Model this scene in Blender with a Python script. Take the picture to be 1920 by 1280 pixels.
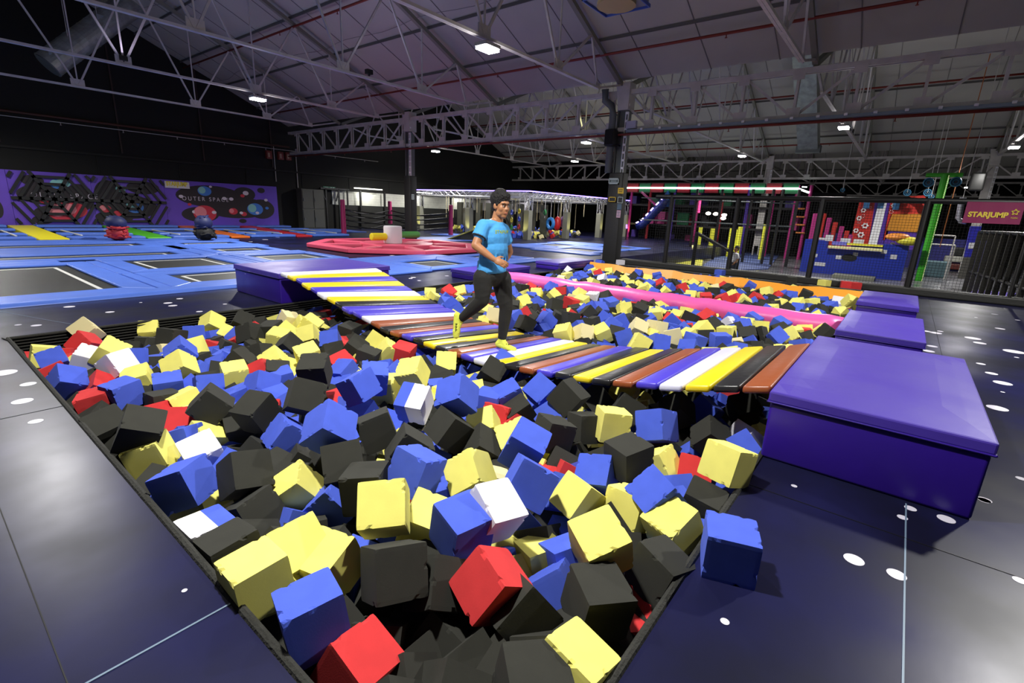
import bpy, bmesh, math, random
from mathutils import Vector, Matrix, Quaternion
for o in list(bpy.data.objects): bpy.data.objects.remove(o)
SC=bpy.context.scene; COL=SC.collection
rnd=random.Random(11)
# ---------------------------------------------------------------- camera
YAW,PITCH,ROLL,FPX,CH=math.radians(38.026),math.radians(15.049),math.radians(2.406),911.83,1.5
_f=Vector((math.cos(PITCH)*math.cos(YAW),math.cos(PITCH)*math.sin(YAW),-math.sin(PITCH)))
_r=Vector((math.sin(YAW),-math.cos(YAW),0)); _u=_r.cross(_f)
R2=_r*math.cos(ROLL)+_u*math.sin(ROLL); U2=-_r*math.sin(ROLL)+_u*math.cos(ROLL)
cam=bpy.data.cameras.new('camera'); camo=bpy.data.objects.new('camera',cam); COL.objects.link(camo)
m=Matrix((R2,U2,-_f)).transposed().to_4x4(); m.translation=Vector((0,0,CH)); camo.matrix_world=m
cam.sensor_width=36; cam.lens=36*FPX/1920; cam.clip_end=200; SC.camera=camo
def ray(px,py): return R2*((px-960)/FPX)-U2*((py-640)/FPX)+_f
def on_z(px,py,z=0): d=ray(px,py); return Vector((0,0,CH))+d*((z-CH)/d.z)
def on_x(px,py,x): d=ray(px,py); return Vector((0,0,CH))+d*(x/d.x)
def on_y(px,py,y): d=ray(px,py); return Vector((0,0,CH))+d*(y/d.y)
# ---------------------------------------------------------------- world, exposure
w=bpy.data.worlds.new('world'); SC.world=w; w.use_nodes=True
bg=w.node_tree.nodes['Background']; bg.inputs[0].default_value=(.6,.6,.66,1); bg.inputs[1].default_value=.02
vs=SC.view_settings; vs.view_transform='Standard'; vs.look='None'; vs.exposure=0.0; vs.gamma=1; vs.use_curve_mapping=False
PI=math.pi
# ---------------------------------------------------------------- materials
def lin(c):
    return tuple(((v/255)/12.92 if v/255<=.04045 else ((v/255+.055)/1.055)**2.4) for v in c)
MATS={}
def mat(name,rgb,rough=.5,metal=0,emit=0,bump=0,bscale=30,var=0,vscale=6,spec=.5,rgb2=None,coat=0,ru=0):
    if name in MATS: return MATS[name]
    m=bpy.data.materials.new(name); m.use_nodes=True; nt=m.node_tree; b=nt.nodes['Principled BSDF']
    c=lin(rgb); b.inputs['Base Color'].default_value=(*c,1); b.inputs['Roughness'].default_value=rough
    b.inputs['Metallic'].default_value=metal; b.inputs['Specular IOR Level'].default_value=spec
    if coat: b.inputs['Coat Weight'].default_value=coat; b.inputs['Coat Roughness'].default_value=.2
    if emit: b.inputs['Emission Color'].default_value=(*c,1); b.inputs['Emission Strength'].default_value=emit
    if var or bump or ru:
        tc=nt.nodes.new('ShaderNodeTexCoord')
        if var or ru:
            n=nt.nodes.new('ShaderNodeTexNoise'); n.inputs['Scale'].default_value=vscale; n.inputs['Detail'].default_value=5
            nt.links.new(tc.outputs['Object'],n.inputs['Vector'])
        if var:
            r=nt.nodes.new('ShaderNodeMix'); r.data_type='RGBA'
            c2=lin(rgb2) if rgb2 else tuple(v*(1-var) for v in c)
            r.inputs[6].default_value=(*c,1); r.inputs[7].default_value=(*c2,1)
            mr=nt.nodes.new('ShaderNodeMapRange'); mr.inputs[1].default_value=.35; mr.inputs[2].default_value=.65
            nt.links.new(n.outputs['Fac'],mr.inputs[0]); nt.links.new(mr.outputs[0],r.inputs[0]); nt.links.new(r.outputs[2],b.inputs['Base Color'])
        if ru:
            mr=nt.nodes.new('ShaderNodeMapRange'); mr.inputs[1].default_value=.3; mr.inputs[2].default_value=.7
            mr.inputs[3].default_value=max(0,rough-ru); mr.inputs[4].default_value=rough+ru
            nt.links.new(n.outputs['Fac'],mr.inputs[0]); nt.links.new(mr.outputs[0],b.inputs['Roughness'])
        if bump:
            n2=nt.nodes.new('ShaderNodeTexNoise'); n2.inputs['Scale'].default_value=bscale; n2.inputs['Detail'].default_value=4
            nt.links.new(tc.outputs['Object'],n2.inputs['Vector'])
            bp=nt.nodes.new('ShaderNodeBump'); bp.inputs['Strength'].default_value=bump; bp.inputs['Distance'].default_value=.02
            nt.links.new(n2.outputs['Fac'],bp.inputs['Height']); nt.links.new(bp.outputs[0],b.inputs['Normal'])
    MATS[name]=m; return m
DECK=mat('deck_vinyl',(28,29,68),.35,bump=.03,bscale=5,var=1,vscale=1.1,rgb2=(18,19,36),ru=.07,spec=.2)
DOT=mat('print_dot',(215,212,225),.5); SEAM=mat('seam_edge',(110,130,150),.4); SEAMD=mat('seam_dark',(8,8,10),.6)
PITB=mat('pit_black',(18,18,16),.8); LIP=mat('pit_netting',(40,40,36),.9,bump=.5,bscale=60)
WALL=mat('black_wall',(17,17,13),.85,var=.25,vscale=.7,bump=.2,bscale=3)
STEEL=mat('painted_steel',(196,192,188),.5,var=.2,vscale=3); STEELD=mat('dark_steel',(92,98,98),.5)
RAFT=mat('rafter_steel',(120,120,108),.6)
RED=mat('red_pipe',(120,38,28),.5); BLK=mat('black_pad',(28,28,26),.55,bump=.2,bscale=20); BLKM=mat('black_metal',(20,20,20),.45)
DUCT=mat('galvanised_duct',(165,172,165),.4,metal=.6,var=.3,vscale=4)
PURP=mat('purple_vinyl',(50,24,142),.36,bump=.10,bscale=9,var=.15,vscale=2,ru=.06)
PURPL=mat('lilac_vinyl',(104,76,208),.4,bump=.08,bscale=9)
BLUEP=mat('blue_pad_vinyl',(84,122,222),.42,bump=.18,bscale=5,var=.12,vscale=2)
MESHM=mat('jump_mat',(34,36,32),.5,var=.3,vscale=2); GAP=mat('dark_gap',(5,5,6),.8)
WHITE=mat('white_paint',(225,225,228),.5); 
FO={'y':mat('foam_yellow',(238,230,118),.95,bump=.03,bscale=200,var=.06,vscale=12),'b':mat('foam_blue',(70,94,206),.95,bump=.03,bscale=200,var=.08,vscale=12),
'k':mat('foam_black',(44,44,38),.95,bump=.03,bscale=200,var=.1,vscale=12),'r':mat('foam_red',(206,50,52),.95,bump=.03,bscale=200,var=.08,vscale=12),
'w':mat('foam_white',(226,224,232),.95,bump=.03,bscale=200),'c':mat('foam_cream',(224,212,160),.95,bump=.03,bscale=200)}
PK={'brown':mat('plank_brown',(150,78,42),.36,bump=.12,bscale=14),'black':mat('plank_black',(36,36,38),.32,bump=.15,bscale=14),'yellow':mat('plank_yellow',(240,212,28),.36,bump=.1,bscale=14),
'white':mat('plank_white',(220,220,236),.36,bump=.1,bscale=14),'blue':mat('plank_blue',(76,64,200),.36,bump=.1,bscale=14)}
PINK=mat('pink_vinyl',(226,92,168),.38,bump=.3,bscale=7); ORANGE=mat('orange_vinyl',(245,160,28),.45,bump=.15,bscale=6)
ROSE=mat('rose_pad',(220,82,112),.42,bump=.15,bscale=4)
# ---------------------------------------------------------------- helpers
ORG={}
class MB:
    def __init__(s): s.v=[];s.f=[];s.m=[]
    def add(s,vs,fs,mi=0):
        n=len(s.v); s.v+= [Vector(v) for v in vs]; s.f+=[tuple(i+n for i in f) for f in fs]; s.m+=[mi]*len(fs); return s
    def box(s,c,d,R=None,mi=0):
        h=[x/2 for x in d]; P=[Vector((sx*h[0],sy*h[1],sz*h[2])) for sz in(-1,1) for sy in(-1,1) for sx in(-1,1)]
        if R is not None: P=[R@p for p in P]
        c=Vector(c); return s.add([c+p for p in P],[(0,2,3,1),(4,5,7,6),(0,1,5,4),(2,6,7,3),(1,3,7,5),(0,4,6,2)],mi)
    def bb(s,x0,x1,y0,y1,z0,z1,mi=0): return s.box(((x0+x1)/2,(y0+y1)/2,(z0+z1)/2),(abs(x1-x0),abs(y1-y0),abs(z1-z0)),None,mi)
    def beam(s,a,b,w,h=None,mi=0,up=(0,0,1)):
        a=Vector(a);b=Vector(b);h=h or w;d=(b-a);L=d.length
        if L<1e-6:return s
        z=d/L; u=Vector(up)
        if abs(z.dot(u))>.98:u=Vector((1,0,0))
        x=u.cross(z).normalized();y=z.cross(x); Rm=Matrix((x,y,z)).transposed()
        return s.box((a+b)/2,(w,h,L),Rm,mi)
    def cyl(s,a,b,r,r2=None,n=12,mi=0,cap=True):
        a=Vector(a);b=Vector(b);r2=r if r2 is None else r2;z=(b-a).normalized();u=Vector((0,0,1))
        if abs(z.dot(u))>.98:u=Vector((1,0,0))
        x=u.cross(z).normalized();y=z.cross(x)
        vs=[a+(x*math.cos(t)+y*math.sin(t))*r for t in[2*PI*i/n for i in range(n)]]+[b+(x*math.cos(t)+y*math.sin(t))*r2 for t in[2*PI*i/n for i in range(n)]]
        fs=[(i,(i+1)%n,n+(i+1)%n,n+i) for i in range(n)]
        if cap: fs+=[tuple(range(n-1,-1,-1)),tuple(range(n,2*n))]
        return s.add(vs,fs,mi)
    def tube(s,pts,r,n=8,mi=0):
        pts=[Vector(p) for p in pts]; rings=[]
        for i,p in enumerate(pts):
            d=(pts[min(i+1,len(pts)-1)]-pts[max(i-1,0)]).normalized(); u=Vector((0,0,1)) if abs(d.z)<.95 else Vector((1,0,0))
            x=u.cross(d).normalized();y=d.cross(x); rr=r[i] if isinstance(r,(list,tuple)) else r
            rings.append([p+(x*math.cos(2*PI*k/n)+y*math.sin(2*PI*k/n))*rr for k in range(n)])
        vs=[v for q in rings for v in q];fs=[]
        for i in range(len(pts)-1):
            for k in range(n): fs.append((i*n+k,i*n+(k+1)%n,(i+1)*n+(k+1)%n,(i+1)*n+k))
        fs+=[tuple(range(n-1,-1,-1)),tuple(range((len(pts)-1)*n,len(pts)*n))]
        return s.add(vs,fs,mi)
    def ell(s,c,r,R=None,nu=16,nv=10,mi=0):
        c=Vector(c);vs=[];fs=[]
        for j in range(nv+1):
            t=PI*j/nv
            for i in range(nu):
                a=2*PI*i/nu;p=Vector((r[0]*math.sin(t)*math.cos(a),r[1]*math.sin(t)*math.sin(a),r[2]*math.cos(t)))
                vs.append(c+(R@p if R is not None else p))
        for j in range(nv):
            for i in range(nu): fs.append((j*nu+i,(j+1)*nu+i,(j+1)*nu+(i+1)%nu,j*nu+(i+1)%nu))
        return s.add(vs,fs,mi)
    def torus(s,c,R0,r,N=Vector((0,0,1)),n=24,k=8,mi=0):
        c=Vector(c);N=Vector(N).normalized();u=Vector((0,0,1)) if abs(N.z)<.9 else Vector((1,0,0));x=u.cross(N).normalized();y=N.cross(x);vs=[];fs=[]
        for i in range(n):
            a=2*PI*i/n;d=x*math.cos(a)+y*math.sin(a)
            for j in range(k):
                b=2*PI*j/k;vs.append(c+d*(R0+r*math.cos(b))+N*(r*math.sin(b)))
        for i in range(n):
            for j in range(k): fs.append((i*k+j,((i+1)%n)*k+j,((i+1)%n)*k+(j+1)%k,i*k+(j+1)%k))
        return s.add(vs,fs,mi)
    def poly(s,pts,mi=0): return s.add(pts,[tuple(range(len(pts)))],mi)
    def disc(s,c,rx,ry,X=Vector((1,0,0)),Y=Vector((0,1,0)),n=24,mi=0,ph=0):
        c=Vector(c);return s.poly([c+X*(rx*math.cos(2*PI*i/n+ph))+Y*(ry*math.sin(2*PI*i/n+ph)) for i in range(n)],mi)
    def prism(s,pts,n,mi=0):  # polygon pts extruded along vector n
        n=Vector(n);k=len(pts);P=[Vector(p) for p in pts];return s.add(P+[p+n for p in P],[tuple(range(k))[::-1],tuple(range(k,2*k))]+[(i,(i+1)%k,k+(i+1)%k,k+i) for i in range(k)],mi)
    def build(s,name,mats,parent=None,smooth=False,bevel=0,seg=2,label=None):
        if not isinstance(mats,(list,tuple)): mats=[mats]
        me=bpy.data.meshes.new(name); root=parent
        off=ORG.get(parent.name,Vector((0,0,0))) if parent else Vector((0,0,0))
        me.from_pydata([v-off for v in s.v],[],s.f)
        for q in mats: me.materials.append(q)
        me.polygons.foreach_set('material_index',s.m); me.validate()
        bm=bmesh.new();bm.from_mesh(me);bmesh.ops.recalc_face_normals(bm,faces=bm.faces);bm.to_mesh(me);bm.free()
        if smooth: me.shade_smooth()
        o=bpy.data.objects.new(name,me);COL.objects.link(o)
        if parent: o.parent=parent
        ORG[o.name]=off
        if bevel:
            b=o.modifiers.new('bevel','BEVEL');b.width=bevel;b.segments=seg;b.limit_method='ANGLE';b.angle_limit=math.radians(40); b.harden_normals=False
            me.shade_smooth() if seg>2 else None
        if label:o['label']=label
        return o
def thing(name,label,cat,loc=(0,0,0),group=None):
    o=bpy.data.objects.new(name,None);COL.objects.link(o);o.location=loc;o.empty_display_size=.1;ORG[o.name]=Vector(loc)
    o['label']=label;o['category']=cat
    if group:o['group']=group
    return o
def tag(o,label,cat,group=None):
    o['label']=label;o['category']=cat
    if group:o['group']=group
    return o
def struct(o): o['kind']='structure'; return o
def text(name,body,size,origin,X,Y,m,parent=None,ext=.004,align='LEFT',bold=0,space=1):
    cu=bpy.data.curves.new(name,'FONT');cu.body=body;cu.size=size;cu.extrude=ext;cu.offset=bold;cu.align_x=align;cu.space_character=space
    t=bpy.data.objects.new('tmp',cu);COL.objects.link(t);bpy.context.view_layer.update()
    me=bpy.data.meshes.new_from_object(t.evaluated_get(bpy.context.evaluated_depsgraph_get()));bpy.data.objects.remove(t)
    X=Vector(X).normalized();Y=Vector(Y).normalized();N=X.cross(Y);Rm=Matrix((X,Y,N)).transposed();off=ORG.get(parent.name,Vector((0,0,0))) if parent else Vector((0,0,0))
    for v in me.vertices: v.co=Vector(origin)+Rm@v.co-off
    me.materials.clear();me.materials.append(m);o=bpy.data.objects.new(name,me);COL.objects.link(o);ORG[o.name]=off
    if parent:o.parent=parent
    return o
# ---------------------------------------------------------------- lamps
LEM=mat('lamp_led',(255,255,255),.5,emit=45); LHO=mat('lamp_housing',(150,150,150),.4)
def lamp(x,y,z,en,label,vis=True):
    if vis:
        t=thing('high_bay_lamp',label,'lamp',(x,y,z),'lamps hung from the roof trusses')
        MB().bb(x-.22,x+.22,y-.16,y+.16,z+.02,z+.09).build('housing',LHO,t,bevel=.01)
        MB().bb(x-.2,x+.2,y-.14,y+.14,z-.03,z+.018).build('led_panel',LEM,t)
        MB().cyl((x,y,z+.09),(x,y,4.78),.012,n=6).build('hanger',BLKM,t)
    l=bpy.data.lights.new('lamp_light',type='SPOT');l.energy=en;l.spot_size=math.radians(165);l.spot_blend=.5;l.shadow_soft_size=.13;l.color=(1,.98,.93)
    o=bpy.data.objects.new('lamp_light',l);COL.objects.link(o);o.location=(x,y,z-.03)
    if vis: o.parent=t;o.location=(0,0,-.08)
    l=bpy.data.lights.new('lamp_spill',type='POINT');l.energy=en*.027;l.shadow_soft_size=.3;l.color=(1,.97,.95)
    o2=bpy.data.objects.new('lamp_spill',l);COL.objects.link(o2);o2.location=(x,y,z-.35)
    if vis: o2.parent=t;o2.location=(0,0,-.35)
LE=1450
LABS={(8.2,7.35):'brightest round-looking white lamp under the near truss, top centre',(8.2,17.2):'white lamp under a truss near the dark gable wall',
(20.6,22.3):'white lamp just right of the left padded column, near black wall',(20.6,12.3):'white lamp left of the speaker on the padded column',
(27.6,17.2):'small white lamp below and left of the speaker lamp, above rig',(27.6,7.35):'white lamp above the playground light strip, second bay',
(20.6,2.4):'bright oblong lamp under the second bay truss, right of speaker column',(27.6,-2.5):'white lamp at the right picture edge under girder',
(46.9,7.35):'small far lamp right of the playground light strip',(46.9,17.2):'small far lamp over the green and red light strip',(46.9,-2.5):'small far lamp near the green pole crossbar'}
for (x,y),lb in LABS.items(): lamp(x,y,4.62 if x<30 else 4.3,LE if x<30 else 600,lb)
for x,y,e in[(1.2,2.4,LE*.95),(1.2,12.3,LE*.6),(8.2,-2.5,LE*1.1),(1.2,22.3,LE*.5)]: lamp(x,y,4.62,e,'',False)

def added_fill(x,y,z,en,col,label):  # added boxes with upward fill light to brighten roof and steel
    t=thing('added_fill_light',label,'light',(x,y,z),'added fill lights washing the roof')
    MB().bb(x-.09,x+.09,y-.07,y+.07,z+.02,z+.14).build('housing',BLKM,t,bevel=.01)
    MB().bb(x-.02,x+.02,y-.02,y+.02,z-.02,z+.02).build('bracket',BLKM,t)
    l=bpy.data.lights.new('added_fill_beam',type='SPOT');l.energy=en;l.spot_size=math.radians(168);l.spot_blend=.8;l.shadow_soft_size=.4;l.color=col
    o=bpy.data.objects.new('added_fill_beam',l);COL.objects.link(o);o.location=(0,0,.2);o.rotation_euler=(PI,0,0);o.parent=t
FK=.45
for a in[(4.75,17.3,150,(.78,.68,1),'small black floodlight on the second roof truss from the gable wall'),(9,12.4,60,(.75,.68,1),'small black floodlight on the truss behind the brightest lamp'),
 (4.75,7.45,110,(.75,.75,1),'small black floodlight on the truss carrying the brightest lamp'),(9.5,2.5,60,(.8,.8,.95),'small black floodlight on the nearest right hand truss'),
 (20,12.4,90,(1,.95,.4),'small black floodlight left of the speaker column, second bay'),(24,2.5,150,(.95,.9,.9),'small black floodlight in the second bay, right of speaker column'),
 (24,-2.5,60,(.95,.9,.9),'small black floodlight in the second bay near right edge'),(43,10,220,(.8,.4,1),'purple floodlight in the third bay over the playground'),(43,0,150,(.9,.8,.85),'floodlight in the third bay behind the green pole')]:
    added_fill(a[0],a[1],4.92,a[2]*FK,a[3],a[4])
# ================================================================ FLOOR AND PIT
PX0,PX1,PY0,PY1=.593,13.6,.486,7.12
fl=MB()
XA,XB,YA,YB=-6,15.0,-6,27.15
# deck as four slabs round the pit (top z=0)
for x0,x1,y0,y1 in[(XA,PX0,YA,YB),(PX0,PX1,YA,PY0),(PX0,PX1,PY1,YB),(PX1,XB,YA,YB),(XB,40,8.2,YB)]: fl.bb(x0,x1,y0,y1,-.6,0,0)
fl.bb(PX0-.1,PX1+.1,PY0-.1,PY1+.1,-1.2,-1.1,3)
for x0,x1,y0,y1 in[(PX0-.02,PX0,PY0,PY1),(PX1,PX1+.02,PY0,PY1),(PX0,PX1,PY0-.02,PY0),(PX0,PX1,PY1,PY1+.02)]: fl.bb(x0,x1,y0,y1,-1.1,-.003,3)
# seams
def seam(a,b,w=.006,mi=2): fl.beam((a[0],a[1],.0005),(b[0],b[1],.0005),w,.004,mi)
seam((XA,1.76),(PX0-.02,1.76),.008);seam((XA,4.55),(PX0-.02,4.55),.005,4);seam((PX0,-.278),(3.3,-.278),.007);seam((5.6,-.6),(14,-.6),.004,4);seam((.1,1.76),(.1,8.9),.004,4);
seam((.65,9.0),(1.25,7.2),.006);seam((3.3,9.0),(3.6,8.6),.004)
seam((-1.3,1.7),(-1.3,-6),.006,4);seam((2.9,PY0),(2.9,-6),.004,4);seam((PX0-.02,PY1-.1),(PX0-.02,PY0),.01,4)
for y in(-2.2,-3.8): seam((-2,y),(14,y),.004,4)
# printed dots (x,y,r)
dots=[]
for px,py,rx in[(6,699,22),(53,720,13),(42,752,17),(67,790,12),(346,1107,5),(130,575,10),(206,585,8),(68,610,9),(34,609,6),(160,609,7),(324,573,8),(315,568,8),(337,560,6),(374,584,6),(264,567,3),(422,570,4),
 (1359,1165,8),(1601,1049,16),(1681,1077,15),(1707,953,9),(1692,970,8),(1774,973,13),(1489,911,5),(1845,938,9),(1912,1088,10),(1846,937,10),(1914,897,7),(1741,658,8),(1738,621,6),(1754,624,8),(1748,649,7),(1763,621,4),
 (1839,682,6),(1859,700,8),(1880,718,12),(1880,735,3),(1870,765,14),(1837,643,8),(1901,659,13),(1906,670,3),(1875,616,6),(1824,634,10),(1865,589,4),(1908,600,3),(1830,595,2),
 (520,445,5),(497,449,6),(545,442,6),(735,479,5),(775,520,5),(786,526,4),(770,522,4),(838,517,4),(620,480,5),(470,453,4),(840,483,5),(700,470,4)]:
    dots.append((px,py,rx))
for px,py,rx in dots:
    c=on_z(px,py,0); e=on_z(px+rx,py,0); r=(e-c).length
    if PX0-.01<c.x<PX1 and PY0<c.y<PY1: continue
    fl.disc((c.x,c.y,.0015),r,r,mi=1)
# lower hall floor beyond the net
fl.bb(15.0,60,-8,8.2,-.75,-.6,5)
struct(fl.build('floor',[DECK,DOT,SEAM,PITB,SEAMD,mat('grey_hall_floor',(92,92,98),.3,var=.2,vscale=.8,ru=.1)]))
# pit edge netting / lip strips
lp=MB()
lp.cyl((PX0-.01,PY0,0),(PX0-.01,PY1,0),.018,n=8);lp.cyl((PX0,PY1,0.0),(PX1,PY1,0.0),.016,n=8);lp.cyl((PX0,PY0,0),(PX1,PY0,0),.018,n=8)
for k in range(7): lp.beam((PX0+.02,PY1-.03-.012*k,-.03-.03*k),(9.3,PY1-.02-.01*k,-.03-.03*k),.012)
for k in range(10):
    lp.beam((PX0-.05+.006*k,PY1+.02-.03*k,.01),(PX0+.04,PY1-.45-.01*k,-.06-.004*k),.008)
struct(lp.build('trim_1',LIP))
# ================================================================ WALLS AND ROOF
wl=MB(); ZV,SL=5.35,.425
def roofz(x):
    xm=(x-4.75)%19.3
    if xm>9.65: xm=19.3-xm
    return ZV+SL*(9.65-xm)
xs=[-14.55,-4.9,4.75,14.4,24.05,33.7,43.35,53,62.65]
wl.prism([(x,27.15,roofz(x)+.2) for x in xs]+[(62.65,27.15,-1),(-14.55,27.15,-1)],(0,.3,0),0)
# panel joints and ledge lines on the black wall
for x in range(-3,40,3): wl.bb(x-.012,x+.012,27.12,27.15,2.3,3.0,1)
wl.bb(-10,40,27.08,27.15,3.02,3.1,1)
for x in(3.2,6.9,10.1,13.4): wl.bb(x-.03,x+.03,27.09,27.15,3.2,8.2,2)
# pale block strip of wall behind the boxing ring
wl.bb(16.8,38.5,27.10,27.16,1.42,2.22,3)
for k in range(5): wl.bb(16.8,38.5,27.095,27.1,1.5+k*.16,1.506+k*.16,4)
struct(wl.build('wall_left',[WALL,mat('wall_joint',(26,25,22),.8),mat('wall_dark_pipe',(44,26,20),.6),mat('pale_block_wall',(205,205,195),.8,bump=.3,bscale=20,var=.1),mat('block_joint',(150,150,140),.9)]))
wf=MB(); wf.bb(62.4,62.65,-8,27.15,-1,7,0); wf.bb(44,44.2,-8,27,-.6,2.9,1)
struct(wf.build('wall_far',[WALL,mat('dark_partition',(34,34,32),.8)]))
wr=MB(); wr.bb(14.4,62,-9.2,-9,-.6,6,0); struct(wr.build('wall_right',WALL))
# roof sheets
CEIL=mat('roof_sheet',(170,168,160),.75,var=.12,vscale=.5,bump=.25,bscale=4)
rf=MB()
for a,b in zip(xs[:-1],xs[1:]):
    if a<-5: continue
    rf.prism([(a,-9,roofz(a)),(b,-9,roofz(b)),(b,-9,roofz(b)+.08),(a,-9,roofz(a)+.08)],(0,36.1,0),0)
    n=6
    for k in range(1,n):
        x=a+(b-a)*k/n; z=roofz(x); rf.beam((x,-9,z-.05),(x,27.1,z-.05),.035,.07,1)
    for y in [q*1.65-6.6 for q in range(0,21)]:
        rf.beam((a,y,roofz(a)-.008),(b,y,roofz(b)-.008),.02,.014,2)
    # sagging service cables below the sheets
    for k,(fx) in enumerate((.28,.62)):
        x=a+(b-a)*fx; pts=[]
        for q in range(60):
            y=-6+q*.56; pts.append((x+.15*math.sin(q*.9+k),y,roofz(x)-.12-.06*abs(math.sin(q*.56*math.pi/4.9))))
        rf.tube(pts,.008,4,2)
struct(rf.build('ceiling',[CEIL,mat('purlin',(88,86,84),.6),mat('sheet_joint',(110,108,108),.7)]))
# ================================================================ GIRDERS, TRUSSES, COLUMNS
def girder(X,y0,y1,label,zb=3.98,zt=5.0,pitch=1.2325):
    t=thing('lattice_girder',label,'girder',(X,y0,zb),'lattice girders between the roof bays')
    for nm,z in(('top_chord',zt),('bottom_chord',zb)):
        MB().beam((X-.07,y0,z),(X-.07,y1,z),.05,.12).beam((X+.07,y0,z),(X+.07,y1,z),.05,.12).beam((X,y0,z+(.05 if z>4.5 else -.05)),(X,y1,z+(.05 if z>4.5 else -.05)),.2,.02).build(nm,STEEL,t)
    wb=MB();y=y0;n=int((y1-y0)/pitch);mid=(y0+y1)/2
    for k in range(n+1):
        y=y0+k*pitch; wb.beam((X-.05,y,zb),(X-.05,y,zt),.06,.035,up=(1,0,0)); wb.beam((X+.05,y,zb),(X+.05,y,zt),.06,.035,up=(1,0,0))
        if k<n:
            ph=((y-2.6)%9.86)<4.93
            a,b=((y,zb),(y+pitch,zt)) if ph else ((y,zt),(y+pitch,zb))
            wb.beam((X,a[0],a[1]),(X,b[0],b[1]),.06,.045,up=(1,0,0))
        wb.box((X-.1,y,zb+.1),(.015,.3,.22)); wb.box((X-.1,y,zt-.1),(.015,.26,.18))
    wb.build('lattice_web',STEEL,t)
girder(14.4,-8.3,27,'nearest white lattice girder, carried by the two big padded columns')
girder(33.7,-8.3,27,'second white lattice girder, above the playground light strip')
girder(53.0,-8.3,27,'farthest white lattice girder, low behind the green pole')
def truss(xc,Y,label,half=9.65,grp='roof trusses',w=.055):
    t=thing('roof_truss',label,'truss',(xc,Y,4.84),grp)
    zb=4.84; e=8.1
    tz=lambda x: ZV-.22+SL*(9.65-abs(x-xc))
    MB().beam((xc-e,Y-.03,zb),(xc+e,Y-.03,zb),w,w).beam((xc-e,Y+.03,zb),(xc+e,Y+.03,zb),w,w).beam((xc+e,Y,zb),(xc+9.5,Y,tz(xc+9.5)),w,w).beam((xc-e,Y,zb),(xc-9.5,Y,tz(xc-9.5)),w,w).build('bottom_chord',STEEL,t)
    MB().beam((xc,Y,tz(xc)),(xc+9.6,Y,tz(xc+9.6)),.11,.12,up=(0,1,0)).beam((xc,Y,tz(xc)),(xc-9.6,Y,tz(xc-9.6)),.11,.12,up=(0,1,0)).build('top_chord',RAFT,t)
    g=MB();nodes=[-6.15,-3.45,0,3.45,6.15]
    tops=[-7.6,-4.9,-1.8,1.8,4.9,7.6]
    for i,n in enumerate(nodes):
        x=xc+n
        for q in(tops[i],tops[i+1]): g.beam((x,Y,zb),(xc+q,Y,tz(xc+q)),.05,.05)
        g.beam((x,Y,zb),(x,Y,tz(x)),.035,.035)
    for s in(-1,1): g.beam((xc+s*e,Y,zb),(xc+s*7.6,Y,tz(xc+s*7.6)),.045,.045)
    g.build('web_members',STEEL,t)
    for n in nodes: MB().box((xc+n,Y,zb+.1),(.36,.03,.26)).build('gusset_plate',STEEL,t)
    for s in(-1,1): MB().box((xc+s*e,Y,zb+.05),(.2,.03,.16)).build('gusset_plate',STEEL,t)
nm1={22.2:'farthest near-bay roof truss, in front of the black gable wall',17.3:'near-bay roof truss meeting the left padded column',12.4:'near-bay roof truss between the two padded columns',7.45:'near-bay roof truss meeting the right padded column, with the brightest lamp',2.5:'near-bay roof truss at the upper right, over the foam pit'}
nm2={22.2:'second-bay truss closest to the black wall, behind left column',17.3:'second-bay truss behind the left half of the near girder',12.4:'second-bay truss just left of the speaker column',7.45:'second-bay truss running behind the speaker column',2.5:'second-bay truss with the oblong lamp at upper right',-2.5:'second-bay truss at the right edge of the picture'}
nm3={17.3:'third-bay truss over the far end of the rope rig',12.4:'third-bay truss left above the playground',7.45:'third-bay truss over the playground light strip',2.5:'third-bay truss behind the toy castle and red wall',-2.5:'third-bay truss behind the green pole'}
for Y,l in nm1.items(): truss(4.75,Y,l)
for Y,l in nm2.items(): truss(24.05,Y,l)
for Y,l in nm3.items(): truss(43.35,Y,l)
def column(X,Y,label,zp=2.75,wd=.5,zt=5.0,pad=True,d=.36):
    t=thing('padded_column' if pad else 'steel_column',label,'column',(X,Y,0 if pad else -.6))
    s=MB()
    for y in(-.16,.16): s.bb(X-.1,X+.1,Y+y-.025,Y+y+.025,0 if pad else -.6,zt)
    s.bb(X-.012,X+.012,Y-.16,Y+.16,0,zt)
    s.build('steel_shaft',STEELD if pad else STEEL,t)
    c=MB()
    for y in(-.12,-.2): c.bb(X-.15,X-.11,Y+y-.01,Y+y+.01,zp,zt-.6)
    for k in range(9): c.bb(X-.155,X-.105,Y-.21,Y-.11,zp+.1+k*.22,zp+.16+k*.22)
    c.build('cable_tray',WHITE,t)
    if pad: MB().bb(X-d/2,X+d/2,Y-wd/2,Y+wd/2,0,zp).build('column_pad',BLK,t,bevel=.03,seg=3)
    MB().prism([(X-.2,Y-.2,zt-.5),(X-.2,Y-.2,zt+.25),(X-.2,Y+.25,zt+.25),(X-.2,Y+.12,zt-.5)],(.4,0,0)).build('head_bracket',STEEL,t)
    return t
cL=column(14.4,17.17,'black padded column behind the pink trampolines, left of centre',wd=.42)
cR=column(14.4,7.35,'black padded column with signs at the pit, right of centre',wd=.48)
column(33.7,7.3,'slim steel column behind the playground light strip',pad=False)
column(33.7,-2.5,'far steel column left of the pink banner',pad=False)
# drain pipe swan neck on the right column
MB().tube([(14.2,7.62,2.75),(14.2,7.62,4.4),(14.2,7.7,4.65),(14.15,7.9,4.8),(14.1,7.9,5.1)],.11,12).build('downpipe',STEELD,cR,smooth=True)
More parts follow.
